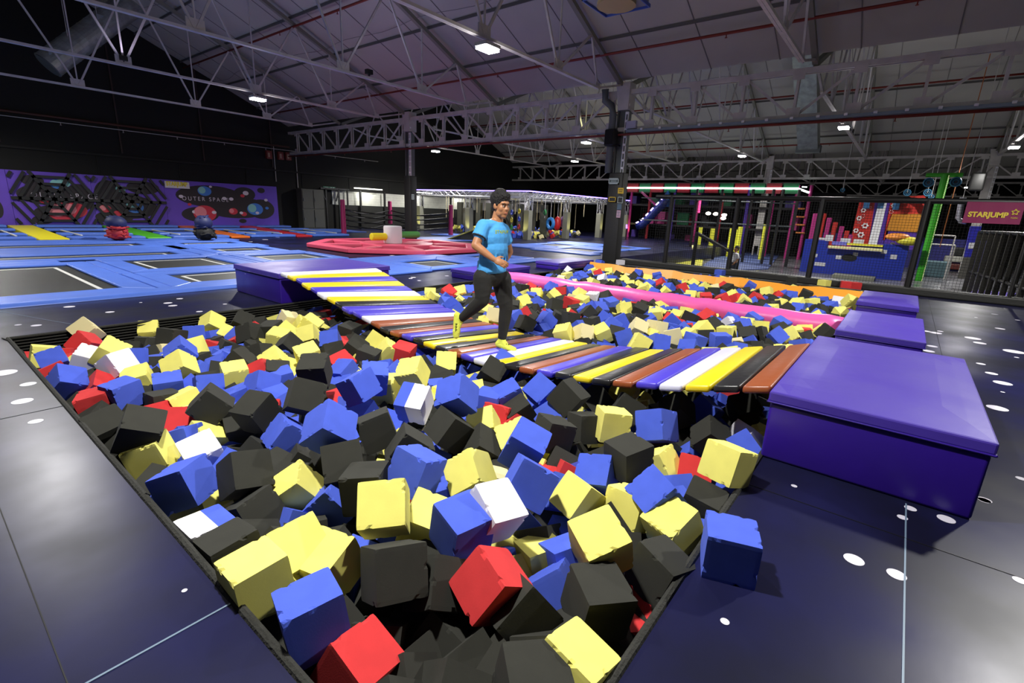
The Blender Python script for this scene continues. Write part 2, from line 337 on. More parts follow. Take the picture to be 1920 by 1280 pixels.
# signs on the right column
def plate(pxl,pyt,pxr,pyb,X,name,m,parent,frame=None,lines=0,lm=None,lab=None):
    a=on_x(pxl,pyt,X);b=on_x(pxr,pyb,X); pb=MB().bb(X-.012,X,a.y,b.y,b.z,a.z,0)
    if frame: 
        h=(a.y-b.y)*.08; pb.bb(X-.016,X-.012,a.y,b.y,b.z,b.z+h,1).bb(X-.016,X-.012,a.y,b.y,a.z-h,a.z,1).bb(X-.016,X-.012,a.y,a.y-h,b.z,a.z,1).bb(X-.016,X-.012,b.y,b.y+h,b.z,a.z,1)
    for k in range(lines):
        z=a.z+(b.z-a.z)*(k+1)/(lines+1); q=(a.y-b.y)*(.12+.08*(k%2)); pb.bb(X-.016,X-.012,a.y-q,b.y+q,z-.01,z+.01,2)
    return pb.build(name,[m,frame or m,lm or m],parent,label=lab)
SG=mat('sign_green',(28,44,44),.5);SW=mat('sign_pale',(170,185,185),.5);SY=mat('sign_yellow',(205,170,40),.5);SYD=mat('sign_ink',(60,50,20),.6);PAP=mat('poster_blue',(70,90,110),.5);PAPP=mat('poster_pink',(185,150,170),.5)
plate(1142,334,1160,345,14.18,'direction_sign',SG,cR,SW,3,SW,'green direction sign')
plate(1159.5,352,1169,363,14.18,'warning_sign',SY,cR,None,2,SYD,'yellow warning sign')
plate(1142,369,1154.5,378.5,14.17,'notice_frame',BLK,cR,SY,0,None,'yellow framed notice')
plate(1159,369,1167.5,381,14.17,'notice_frame',BLK,cR,SW,0,None,'white framed notice')
plate(1158,382,1165,393,14.17,'poster',PAP,cR,lab='blue poster');plate(1157,394,1163,408,14.17,'poster',PAPP,cR,None,3,PAP,'pink poster')
plate(772,364,777,374,14.18,'notice_plate',SW,cL,None,3,BLK)
# speaker on the right column
c=on_x(1145,257,14.0)
t=thing('loudspeaker','black loudspeaker hanging on the left side of the right padded column','speaker',(14.05,c.y,c.z-.25))
MB().bb(13.9,14.2,c.y-.15,c.y+.17,c.z-.25,c.z+.22).build('cabinet',BLK,t,bevel=.05,seg=3)
MB().beam((14.1,c.y-.1,c.z-.18),(14.3,7.35,c.z-.22),.04).beam((14.1,c.y-.1,c.z+.05),(14.3,7.35,c.z+.05),.03).build('wall_bracket',BLKM,t)
MB().bb(13.885,13.9,c.y-.12,c.y+.14,c.z-.21,c.z+.18).build('grille',mat('speaker_grille',(16,16,16),.9),t)
a=on_x(1177,228,14.3);b=on_x(1194,241,14.3)
tag(MB().bb(14.2,14.32,a.y,b.y,b.z,a.z).build('junction_box',mat('box_lilac',(176,174,196),.5),bevel=.01),'small pale lilac junction box right of the speaker column top','junction box')
# speaker, far right
c=on_x(1832,341,30); t=thing('loudspeaker','black loudspeaker hanging left of the far steel column, right side','speaker',(30,c.y,c.z)); MB().bb(29.8,30.2,c.y-.25,c.y+.25,c.z-.38,c.z+.38).build('cabinet',BLKM,t,bevel=.08,seg=3); MB().beam(c,(33.7,-2.5,c.z+.9),.04).build('wall_bracket',STEEL,t)
# pipes, ducts
def pipe(pts,r,label,m=RED,name='sprinkler_pipe',cat='pipe',hang=None,grp=None):
    t=thing(name,label,cat,pts[0],grp); MB().tube(pts,r,8).build('pipe_run',m,t,smooth=True)
    if hang:
        a,b=Vector(pts[0]),Vector(pts[-1]);L=(b-a).length;n=int(L/hang)
        for k in range(n):
            p=a+(b-a)*((k+.5)/n);g=MB();g.cyl(p,(p.x,p.y,p.z-.09),.012,n=6);g.cyl((p.x,p.y,p.z-.09),(p.x,p.y,p.z-.1),.03,n=8);g.build('sprinkler_head',m,t)
pipe([(13,-8,5.68),(13,26.9,5.68)],.035,'rust red sprinkler pipe under the roof, just above near girder',hang=3.2,grp='red sprinkler pipes')
pipe([(9.6,-8,7.08),(9.6,26.9,7.08)],.035,'rust red sprinkler pipe highest up the near roof',hang=3.2,grp='red sprinkler pipes')
pipe([(14.2,-8,3.82),(14.2,26.9,3.82)],.035,'rust red sprinkler pipe along the bottom of the near girder',hang=3.2,grp='red sprinkler pipes')
pipe([(28,-8,7.3),(28,26.9,7.3)],.04,'rust red pipe high on the second bay roof',hang=3.2,grp='red sprinkler pipes')
pipe([(32,-8,5.6),(32,26.9,5.6)],.04,'rust red pipe low on the second bay roof',hang=3.2,grp='red sprinkler pipes')
pipe([(-6,26.95,4.3),(14.3,26.95,4.3)],.05,'dull rust pipe running along the black left wall',mat('dull_pipe',(70,38,28),.6))
pipe([(-6,26.9,4.12),(20,26.9,4.12)],.014,'thin pale conduit below the rust pipe on the black wall',STEEL,'conduit','conduit',hang=2.0)
t=thing('cable_duct','blue grey cable tray with small white fittings along the near girder','cable tray',(14.25,-8,3.87))
MB().bb(14.1,14.3,-8,7.1,3.86,3.93).build('tray',mat('duct_bluegrey',(116,132,142),.5),t)
for k in range(16): MB().box((14.07,6.6-k*.55,3.92),(.05,.07,.05)).build('fitting',WHITE,t)
# big spiral duct upper left
a=on_y(90,122,24.5);b=on_y(290,-25,24.5);t=thing('air_duct','large round spiral duct slanting across the upper left corner','duct',a)
d=(b-a).normalized();b=a+d*5.5;dm=MB().cyl(a,b,.42,n=28)
for k in range(18): 
    p=a+d*(k*.3);dm.cyl(p,p+d*.02,.43,n=28)
dm.build('duct_tube',DUCT,t,smooth=False);MB().cyl(a-d*.03,a,.38,n=28).build('end_cap',STEELD,t)
sv=MB()
for k,(px) in enumerate((92,140,226)): 
    p=a+d*(1.0+k*1.3); sv.cyl((p.x-.1,p.y-.3,p.z+.3),(p.x-.1,p.y-.3,p.z+4.5),.012,n=6)
sv.build('hanging_wire',STEEL,t)
for k in(.5,2.6): MB().box(a+d*k+Vector((-.2,-.36,.02)),(.3,.05,.2)).build('outlet_grille',mat('grille_pale',(130,140,140),.5),t)
# evaporative cooler at top centre
a=on_z(1095,-25,5.6);c=on_z(1155,14,5.25)
t=thing('air_cooler','blue trimmed square air cooler with round tan diffuser, top centre','air cooler',c)
X0,Y0=c.x,c.y; MB().bb(X0-.45,X0+.45,Y0-.45,Y0+.45,5.33,5.75).build('cooler_body',mat('cooler_grey',(120,122,130),.5),t,bevel=.03)
MB().disc((X0,Y0,5.3),.36,.36,n=28).add([],[]).prism([(X0+.36*math.cos(2*PI*i/28),Y0+.36*math.sin(2*PI*i/28),5.27) for i in range(28)],(0,0,.06)).build('diffuser',mat('diffuser_tan',(150,132,92),.6),t)
g=MB()
for s in(-1,1): g.bb(X0-.47,X0+.47,Y0+s*.46-.01,Y0+s*.46+.01,5.3,5.36).bb(X0+s*.46-.01,X0+s*.46+.01,Y0-.47,Y0+.47,5.3,5.36)
g.build('blue_trim',mat('trim_blue',(60,86,170),.5),t)
g=MB()
for k in range(5):
    z=5.42+k*.065; g.bb(X0-.4,X0-.2,Y0-.47,Y0-.45,z,z+.03).bb(X0-.47,X0-.45,Y0-.4,Y0+.4,z,z+.03)
g.build('louvre',mat('louvre_gold',(165,140,70),.5),t); MB().cyl((X0,Y0,5.75),(X0,Y0,roofz(X0)-.35),.25,n=16).build('supply_neck',STEELD,t)
# rectangular duct in second bay
a=on_x(1538,160,26);b=on_x(1516,280,30.5)
t=thing('air_duct','grey rectangular duct dropping from the roof right of the speaker column','duct',(30.5,b.y,b.z)); MB().beam((25.5,b.y,roofz(25.5)-.3),(30.5,b.y,b.z+.1),.9,.5).build('duct_tube',DUCT,t); MB().box((30.5,b.y,b.z),(.5,1.1,.35)).build('outlet_grille',STEELD,t)
# ================================================================ PADDED BLOCKS
def block(x0,x1,y0,y1,h,label,lidh=.085,zb=0):
    t=thing('padded_block',label,'padded block',(x0,y0,zb),'purple padded blocks round the foam pit')
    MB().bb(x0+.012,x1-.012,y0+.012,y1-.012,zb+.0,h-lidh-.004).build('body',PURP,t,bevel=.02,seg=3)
    n=10; lid=MB()
    # slightly crowned lid
    vs=[];fs=[]
    for j in range(n+1):
        for i in range(n+1):
            u,v=i/n,j/n; e=min(u,1-u,v,1-v)*2; vs.append((x0+(x1-x0)*u,y0+(y1-y0)*v,h-.015+.018*min(1,e*3)))
    for j in range(n):
        for i in range(n): a=j*(n+1)+i; fs.append((a,a+1,a+n+2,a+n+1))
    lid.add(vs,fs); k=[(x0,y0),(x1,y0),(x1,y1),(x0,y1)]
    ring=[i for i in range(n+1)]+[ (j)*(n+1)+n for j in range(1,n+1)]+[n*(n+1)+i for i in range(n-1,-1,-1)]+[j*(n+1) for j in range(n-1,0,-1)]
    b0=len(lid.v); lid.v+=[Vector((vs[i][0],vs[i][1],h-lidh)) for i in ring]; m_=len(ring)
    for q in range(m_): lid.f.append((ring[q],ring[(q+1)%m_],b0+(q+1)%m_,b0+q)); lid.m.append(0)
    lid.f.append(tuple(b0+q for q in range(m_))[::-1]); lid.m.append(0)
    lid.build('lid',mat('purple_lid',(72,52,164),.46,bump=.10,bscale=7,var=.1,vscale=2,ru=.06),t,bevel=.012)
    pm=MB(); z=h-lidh+.001
    for a,b in zip(k,k[1:]+k[:1]): pm.cyl((a[0],a[1],z),(b[0],b[1],z),.007,n=6)
    pm.build('piping',PURP,t)
    return t
block(3.32,5.42,-.565,.50,.475,'big purple padded block nearest the camera, at the right end of the striped bridge')
block(6.72,8.5,-.37,.46,.33,'middle purple block on the right pit edge, at the end of the pink roll')
block(9.66,11.36,-.34,.46,.33,'far purple block on the right pit edge, at the end of the orange board')
block(3.48,5.5,7.14,8.66,.475,'large purple block behind the pit holding the far end of the striped bridge')
block(7.70,9.75,7.14,7.85,.21,'low purple block behind the running man, far pit edge')
block(11.0,12.9,7.14,7.9,.21,'low purple block left of the orange board, by the padded column')
# ================================================================ BRIDGE
NEAR=[(6.98,.50),(6.65,.47),(5.77,.29),(5.37,.22),(5.05,.17),(4.63,.10),(3.38,.06),(3.0,.06),(2.63,.10),(2.26,.13),(1.9,.17),(1.53,.23),(1.16,.30),(.81,.38),(.62,.43),(.5,.46)]
FARE=[(6.98,.46),(6.6,.36),(5.82,.13),(4.98,-.02),(3.8,-.09),(2.74,-.02),(1.94,.08),(1.12,.27),(.6,.41),(.5,.45)]
def itp(T,y):
    if y>=T[0][0]:return T[0][1]
    for a,b in zip(T,T[1:]):
        if a[0]>=y>=b[0]: return b[1]+(a[1]-b[1])*(y-b[0])/(a[0]-b[0])
    return T[-1][1]
seq='brown black yellow white blue brown black yellow black blue brown black yellow white blue brown black yellow black blue brown black brown white blue blue black yellow white blue yellow blue yellow white'.split()
br=thing('plank_bridge','rope bridge of striped padded planks sagging across the foam pit','bridge',(4.3,.6,0))
n=len(seq);ys=[.60+i*(6.32/(n-1)) for i in range(n)]
for i,(y,cn) in enumerate(zip(ys,seq)):
    x0=3.45+rnd.uniform(-.015,.015);x1=5.12+rnd.uniform(-.015,.015)
    zn,zf=itp(NEAR,y),itp(FARE,y); dn=(itp(NEAR,y+.09)-itp(NEAR,y-.09))/.18; df=(itp(FARE,y+.09)-itp(FARE,y-.09))/.18
    P=MB();w=.088; vs=[]
    for x,z,d in((x0,zn,dn),(x1,zf,df)):
        for s in(-1,1):
            yy=y+s*w; zz=z+s*w*d; vs+=[(x,yy,zz-.06),(x,yy,zz)]
    P.add(vs,[(0,1,3,2),(4,6,7,5),(1,5,7,3),(0,2,6,4),(0,4,5,1),(2,3,7,6)])
    P.build('plank',PK[cn],br,bevel=.022,seg=3,label=cn+' plank')
st=MB()
for x,T_ in((3.75,NEAR),(4.8,FARE)): st.tube([(x,y,itp(NEAR,y)+(itp(FARE,y)-itp(NEAR,y))*(x-3.45)/1.67-.09) for y in [.5+.33*k for k in range(21)]],.03,6)
st.build('support_strap',BLK,br)
# ================================================================ ROLL AND BOARD
t=thing('padded_roll','pink padded roll dividing the foam pit behind the running man','padded roll',(8.62,.5,0))
pts=[(8.62+.03*math.sin(k*.8),.50+k*.22,.0+.01*math.sin(k*1.7)) for k in range(31)]
MB().tube(pts,[.17+.006*math.sin(k*2.3) for k in range(31)],20).build('roll_cover',PINK,t,smooth=True)
t=thing('divider_board','orange padded divider board running along the far foam pit','divider board',(12.7,.5,0))
b=MB();N=24
vs=[];
for k in range(N+1):
    y=.5+k*(6.6/N); z=.15+.02*math.sin(k*.9)-.012*(k%3); vs+=[(12.50,y,z-.26),(12.62,y,z),(12.72,y,z-.01),(12.66,y,z-.28)]
fs=[(4*k+a,4*k+(a+1)%4,4*k+4+(a+1)%4,4*k+4+a) for k in range(N) for a in range(4)]+[(0,1,2,3),(4*N+3,4*N+2,4*N+1,4*N)]
b.add(vs,fs).build('board_cover',ORANGE,t)
# ================================================================ FOAM CUBES
def cube_mesh(seed,s=.207,n=12):
    q=random.Random(seed);bm=bmesh.new()
    V={};h=s/2
    def vert(i,j,k):
        key=(i,j,k)
        if key not in V: V[key]=bm.verts.new((-h+s*i/n,-h+s*j/n,-h+s*k/n))
        return V[key]
    for ax in range(3):
        for sd in(0,n):
            for a in range(n):
                for b in range(n):
                    cs=[(a,b),(a+1,b),(a+1,b+1),(a,b+1)]
                    f=[]
                    for u,v in cs:
                        c=[0,0,0];c[ax]=sd;c[(ax+1)%3]=u;c[(ax+2)%3]=v;f.append(vert(*c))
                    if sd==0:f.reverse()
                    bm.faces.new(f)
    sk=[q.uniform(-.012,.012) for _ in range(6)]
    for (i,j,k),v in V.items():
        e=sum(c in(0,n) for c in(i,j,k)); co=v.co
        if e>=2:
            amt=.0006+(q.uniform(.003,.010) if q.random()<.07 else 0)+(.002 if e==3 else 0)
            v.co=co*(1-amt/h*.8)
        co=v.co
        v.co=Vector((co.x*(1+sk[0]*co.y/h+sk[3]),co.y*(1+sk[1]*co.z/h+sk[4]),co.z*(1+sk[2]*co.x/h+sk[5])))
    me=bpy.data.meshes.new('foam_cube');bm.to_mesh(me);bm.free();return me
CM={}
def cmesh(col,v):
    if (col,v) not in CM:
        me=cube_mesh(hash_(col)*7+v)
        if col=='m':
            me.materials.append(FO['w']);me.materials.append(FO['b'])
            for p in me.polygons: p.material_index=1 if p.center.x>.01 else 0
        else: me.materials.append(FO[col])
        CM[(col,v)]=me
    return CM[(col,v)]
def hash_(c): return 'ybkrwcm'.index(c)
PN=[["y", 1.742, 0.813, 0.072, 0.065, 0.858, 0.472, 0.192, 0.209],
["r", 1.296, 1.069, 0.004, 0.305, -0.74, -0.595, 0.068, 0.206],
["k", 1.528, 0.701, -0.014, 0.948, 0.065, 0.04, -0.308, 0.205],
["k", 1.885, 1.218, -0.228, 0.036, 0.593, 0.738, -0.321, 0.193],
["k", 1.921, 0.593, -0.058, 0.432, -0.401, 0.672, -0.448, 0.203],
["k", 1.335, 0.937, -0.079, 0.577, -0.609, 0.531, 0.116, 0.202],
["y", 1.215, 0.621, -0.036, 0.112, -0.984, 0.032, 0.133, 0.204],
["k", 1.142, 0.861, -0.204, 0.178, -0.612, 0.744, -0.201, 0.195],
["k", 1.125, 1.182, -0.24, 0.344, -0.581, -0.729, 0.112, 0.192],
["k", 1.052, 1.391, 0.048, 0.077, 0.777, 0.567, -0.262, 0.208],
["y", 0.96, 1.724, -0.047, 0.609, -0.122, -0.118, 0.775, 0.204],
["y", 0.681, 1.802, 0.01, 0.045, 0.715, 0.697, 0.015, 0.206],
["y", 0.803, 1.831, -0.126, 0.616, -0.705, 0.037, -0.351, 0.199],
["y", 0.895, 1.862, -0.01, 0.033, -0.072, -0.286, 0.955, 0.205],
["b", 0.724, 1.447, 0.022, 0.081, 0.795, 0.601, -0.022, 0.207],
["r", 0.774, 1.242, -0.103, 0.204, -0.971, -0.053, 0.109, 0.201],
["r", 0.965, 1.357, -0.257, 0.484, 0.127, 0.073, 0.863, 0.191],
["y", 1.217, 1.664, 0.132, 0.166, 0.331, 0.871, 0.323, 0.211],
["b", 1.576, 1.863, 0.102, 0.183, -0.635, -0.747, 0.077, 0.21],
["y", 1.868, 1.728, 0.01, 0.093, 0.545, 0.716, -0.426, 0.206],
["w", 1.578, 1.31, 0.095, 0.758, 0.221, -0.142, 0.597, 0.21],
["b", 1.873, 1.312, 0.121, 0.568, -0.654, 0.495, -0.07, 0.211],
["b", 1.414, 1.353, 0.076, 0.064, -0.774, -0.624, -0.085, 0.209],
["k", 1.38, 2.253, 0.067, 0.375, -0.884, 0.23, -0.161, 0.209],
["k", 1.718, 2.402, 0.117, 0.943, -0.148, -0.122, -0.271, 0.211],
["k", 1.752, 2.13, 0.062, 0.251, -0.853, -0.419, 0.182, 0.209],
["k", 2.121, 2.161, 0.056, 0.289, -0.751, -0.571, 0.162, 0.208],
["b", 2.122, 1.529, 0.157, 0.231, -0.951, -0.201, -0.044, 0.212],
["y", 2.396, 1.806, -0.005, 0.086, -0.91, 0.318, -0.251, 0.206],
["k", 2.615, 1.651, 0.025, 0.147, -0.241, -0.959, -0.024, 0.207],
["k", 2.95, 1.582, -0.017, 0.01, 0.854, 0.505, -0.126, 0.205],
["y", 2.992, 1.4, 0.053, 0.327, -0.229, -0.63, 0.666, 0.208],
["b", 3.133, 1.126, 0.077, 0.007, -0.735, -0.621, 0.272, 0.209],
["k", 2.578, 1.076, 0.069, 0.049, 0.831, 0.552, 0.039, 0.209],
["y", 2.887, 0.986, -0.083, 0.341, -0.613, 0.639, 0.318, 0.202],
["y", 2.839, 0.575, 0.118, 0.12, -0.794, -0.588, 0.099, 0.211],
["b", 2.338, 0.789, 0.038, 0.285, -0.366, 0.038, 0.885, 0.208],
["y", 2.238, 0.657, -0.024, 0.197, 0.794, 0.558, 0.14, 0.205],
["k", 2.615, 0.626, -0.078, 0.12, -0.741, 0.659, 0.05, 0.202],
["b", 2.442, 1.208, -0.055, 0.226, -0.59, -0.653, 0.417, 0.203],
["y", 2.16, 1.165, -0.058, 0.289, -0.761, -0.552, 0.183, 0.203],
["k", 3.084, 1.83, 0.112, 0.276, -0.636, -0.709, -0.128, 0.211],
["r", 2.42, 0.987, -0.312, 0.489, 0.163, 0.015, 0.857, 0.187],
["b", 2.006, 0.341, 0.141, 0.003, 0.99, 0.143, 0.022, 0.207],
["w", 1.006, 3.263, -0.092, 0.033, -0.712, -0.665, -0.224, 0.201],
["k", 0.994, 2.607, 0.034, 0.151, 0.646, 0.675, -0.323, 0.207],
["y", 1.181, 2.421, -0.073, 0.018, 0.449, 0.636, -0.628, 0.202],
["r", 1.479, 3.019, -0.221, 0.128, 0.608, 0.751, -0.223, 0.194],
["y", 0.775, 3.415, -0.057, 0.648, -0.689, 0.103, -0.307, 0.203],
["b", 0.752, 2.764, 0.019, 0.553, -0.691, 0.195, -0.423, 0.207],
["k", 0.716, 2.139, -0.066, 0.064, 0.997, 0.011, 0.05, 0.203],
["m", 0.7, 2.362, -0.087, 0.003, 1.0, 0.017, -0.007, 0.202],
["b", 1.431, 3.008, -0.031, 0.28, -0.725, -0.591, 0.217, 0.204],
["b", 1.782, 4.003, -0.318, 0.091, 0.744, 0.637, 0.178, 0.186],
["y", 1.632, 4.307, -0.435, 0.296, -0.233, 0.037, -0.926, 0.176],
["k", 1.359, 3.555, -0.131, 0.821, -0.553, 0.06, -0.126, 0.199],
["k", 1.242, 3.72, 0.046, 0.116, 0.408, 0.568, -0.705, 0.208],
["k", 1.387, 3.315, 0.069, 0.188, -0.785, 0.568, -0.16, 0.209],
["k", 0.747, 3.451, 0.103, 0.221, -0.941, 0.192, 0.17, 0.21],
["k", 1.133, 4.4, -0.112, 0.037, -0.032, -0.038, -0.998, 0.2],
["k", 0.802, 4.097, -0.13, 0.884, -0.441, -0.009, -0.155, 0.199],
["r", 0.78, 4.678, -0.078, 0.706, -0.668, 0.061, -0.227, 0.202],
["b", 0.823, 5.591, -0.234, 0.024, -0.793, -0.604, -0.079, 0.193],
["b", 1.013, 5.689, -0.17, 0.176, 0.673, 0.712, 0.097, 0.197],
["b", 0.768, 6.104, -0.074, 0.885, -0.444, -0.089, -0.105, 0.202],
["w", 0.941, 5.682, 0.007, 0.174, -0.241, -0.938, -0.18, 0.206],
["w", 1.083, 5.347, 0.006, 0.468, -0.856, -0.201, 0.089, 0.206],
["b", 1.233, 5.615, -0.023, 0.146, -0.302, 0.608, -0.719, 0.205],
["c", 1.637, 6.068, -0.161, 0.05, 0.536, 0.821, -0.191, 0.197],
["y", 1.798, 7.106, -0.126, 0.486, -0.387, -0.257, -0.74, 0.199],
["c", 1.195, 7.012, -0.009, 0.261, 0.179, 0.852, -0.418, 0.206],
["y", 1.085, 5.555, 0.071, 0.243, -0.902, 0.226, 0.275, 0.209],
["b", 1.621, 5.489, -0.009, 0.744, -0.523, 0.342, 0.236, 0.206],
["b", 1.435, 5.349, -0.185, 0.064, 0.295, 0.173, -0.937, 0.196],
["y", 1.449, 4.985, -0.009, 0.125, 0.383, 0.807, -0.431, 0.206],
["b", 1.624, 5.073, -0.164, 0.028, 0.493, 0.74, -0.456, 0.197],
["r", 2.116, 6.007, -0.196, 0.178, -0.461, -0.868, 0.054, 0.195],
["k", 1.886, 5.465, -0.233, 0.418, -0.435, -0.797, 0.038, 0.193],
["y", 1.734, 4.533, -0.049, 0.766, -0.631, 0.07, -0.096, 0.204],
["y", 2.615, 5.499, -0.056, 0.735, -0.527, 0.336, -0.263, 0.203],
["y", 3.155, 5.919, -0.071, 0.312, -0.757, -0.574, 0.014, 0.202],
["y", 2.382, 4.414, 0.019, 0.119, -0.135, -0.113, 0.977, 0.207],
["y", 3.075, 5.604, 0.018, 0.327, -0.059, 0.317, -0.889, 0.207],
["b", 2.946, 4.94, -0.044, 0.293, -0.185, -0.305, 0.887, 0.204],
["k", 3.354, 5.18, -0.038, 0.033, -0.59, -0.801, -0.096, 0.204],
["k", 1.957, 3.542, 0.18, 0.087, 0.362, 0.916, 0.15, 0.213],
["k", 1.621, 3.094, 0.174, 0.401, -0.772, -0.37, -0.326, 0.213],
["b", 2.073, 3.108, 0.128, 0.235, 0.643, 0.724, -0.081, 0.211],
["b", 2.01, 4.237, -0.095, 0.721, -0.674, 0.043, -0.156, 0.201],
["b", 1.416, 2.444, 0.217, 0.35, -0.865, 0.24, 0.267, 0.214],
["b", 2.322, 3.261, 0.099, 0.14, -0.942, 0.305, 0.012, 0.21],
["m", 2.217, 2.631, 0.087, 0.121, 0.506, 0.813, 0.261, 0.21],
["b", 2.288, 2.257, 0.225, 0.07, -0.605, -0.65, 0.455, 0.214],
["y", 2.646, 3.158, 0.085, 0.244, 0.48, 0.829, 0.151, 0.21],
["y", 3.354, 3.472, -0.062, 0.363, -0.136, -0.368, 0.845, 0.203],
["b", 3.707, 3.019, -0.039, 0.07, -0.755, -0.345, 0.554, 0.204],
["k", 3.392, 2.885, -0.015, 0.106, -0.812, -0.347, 0.457, 0.205],
["b", 2.989, 2.34, -0.004, 0.272, -0.223, -0.001, 0.936, 0.206],
["b", 3.161, 2.13, 0.045, 0.131, -0.364, -0.116, 0.915, 0.208],
["k", 2.893, 2.145, -0.065, 0.275, -0.282, 0.045, 0.918, 0.203],
["k", 1.346, 1.989, 0.049, 0.326, -0.022, -0.063, -0.943, 0.208],
["y", 1.523, 2.456, -0.46, 0.362, -0.008, -0.102, -0.927, 0.173],
]
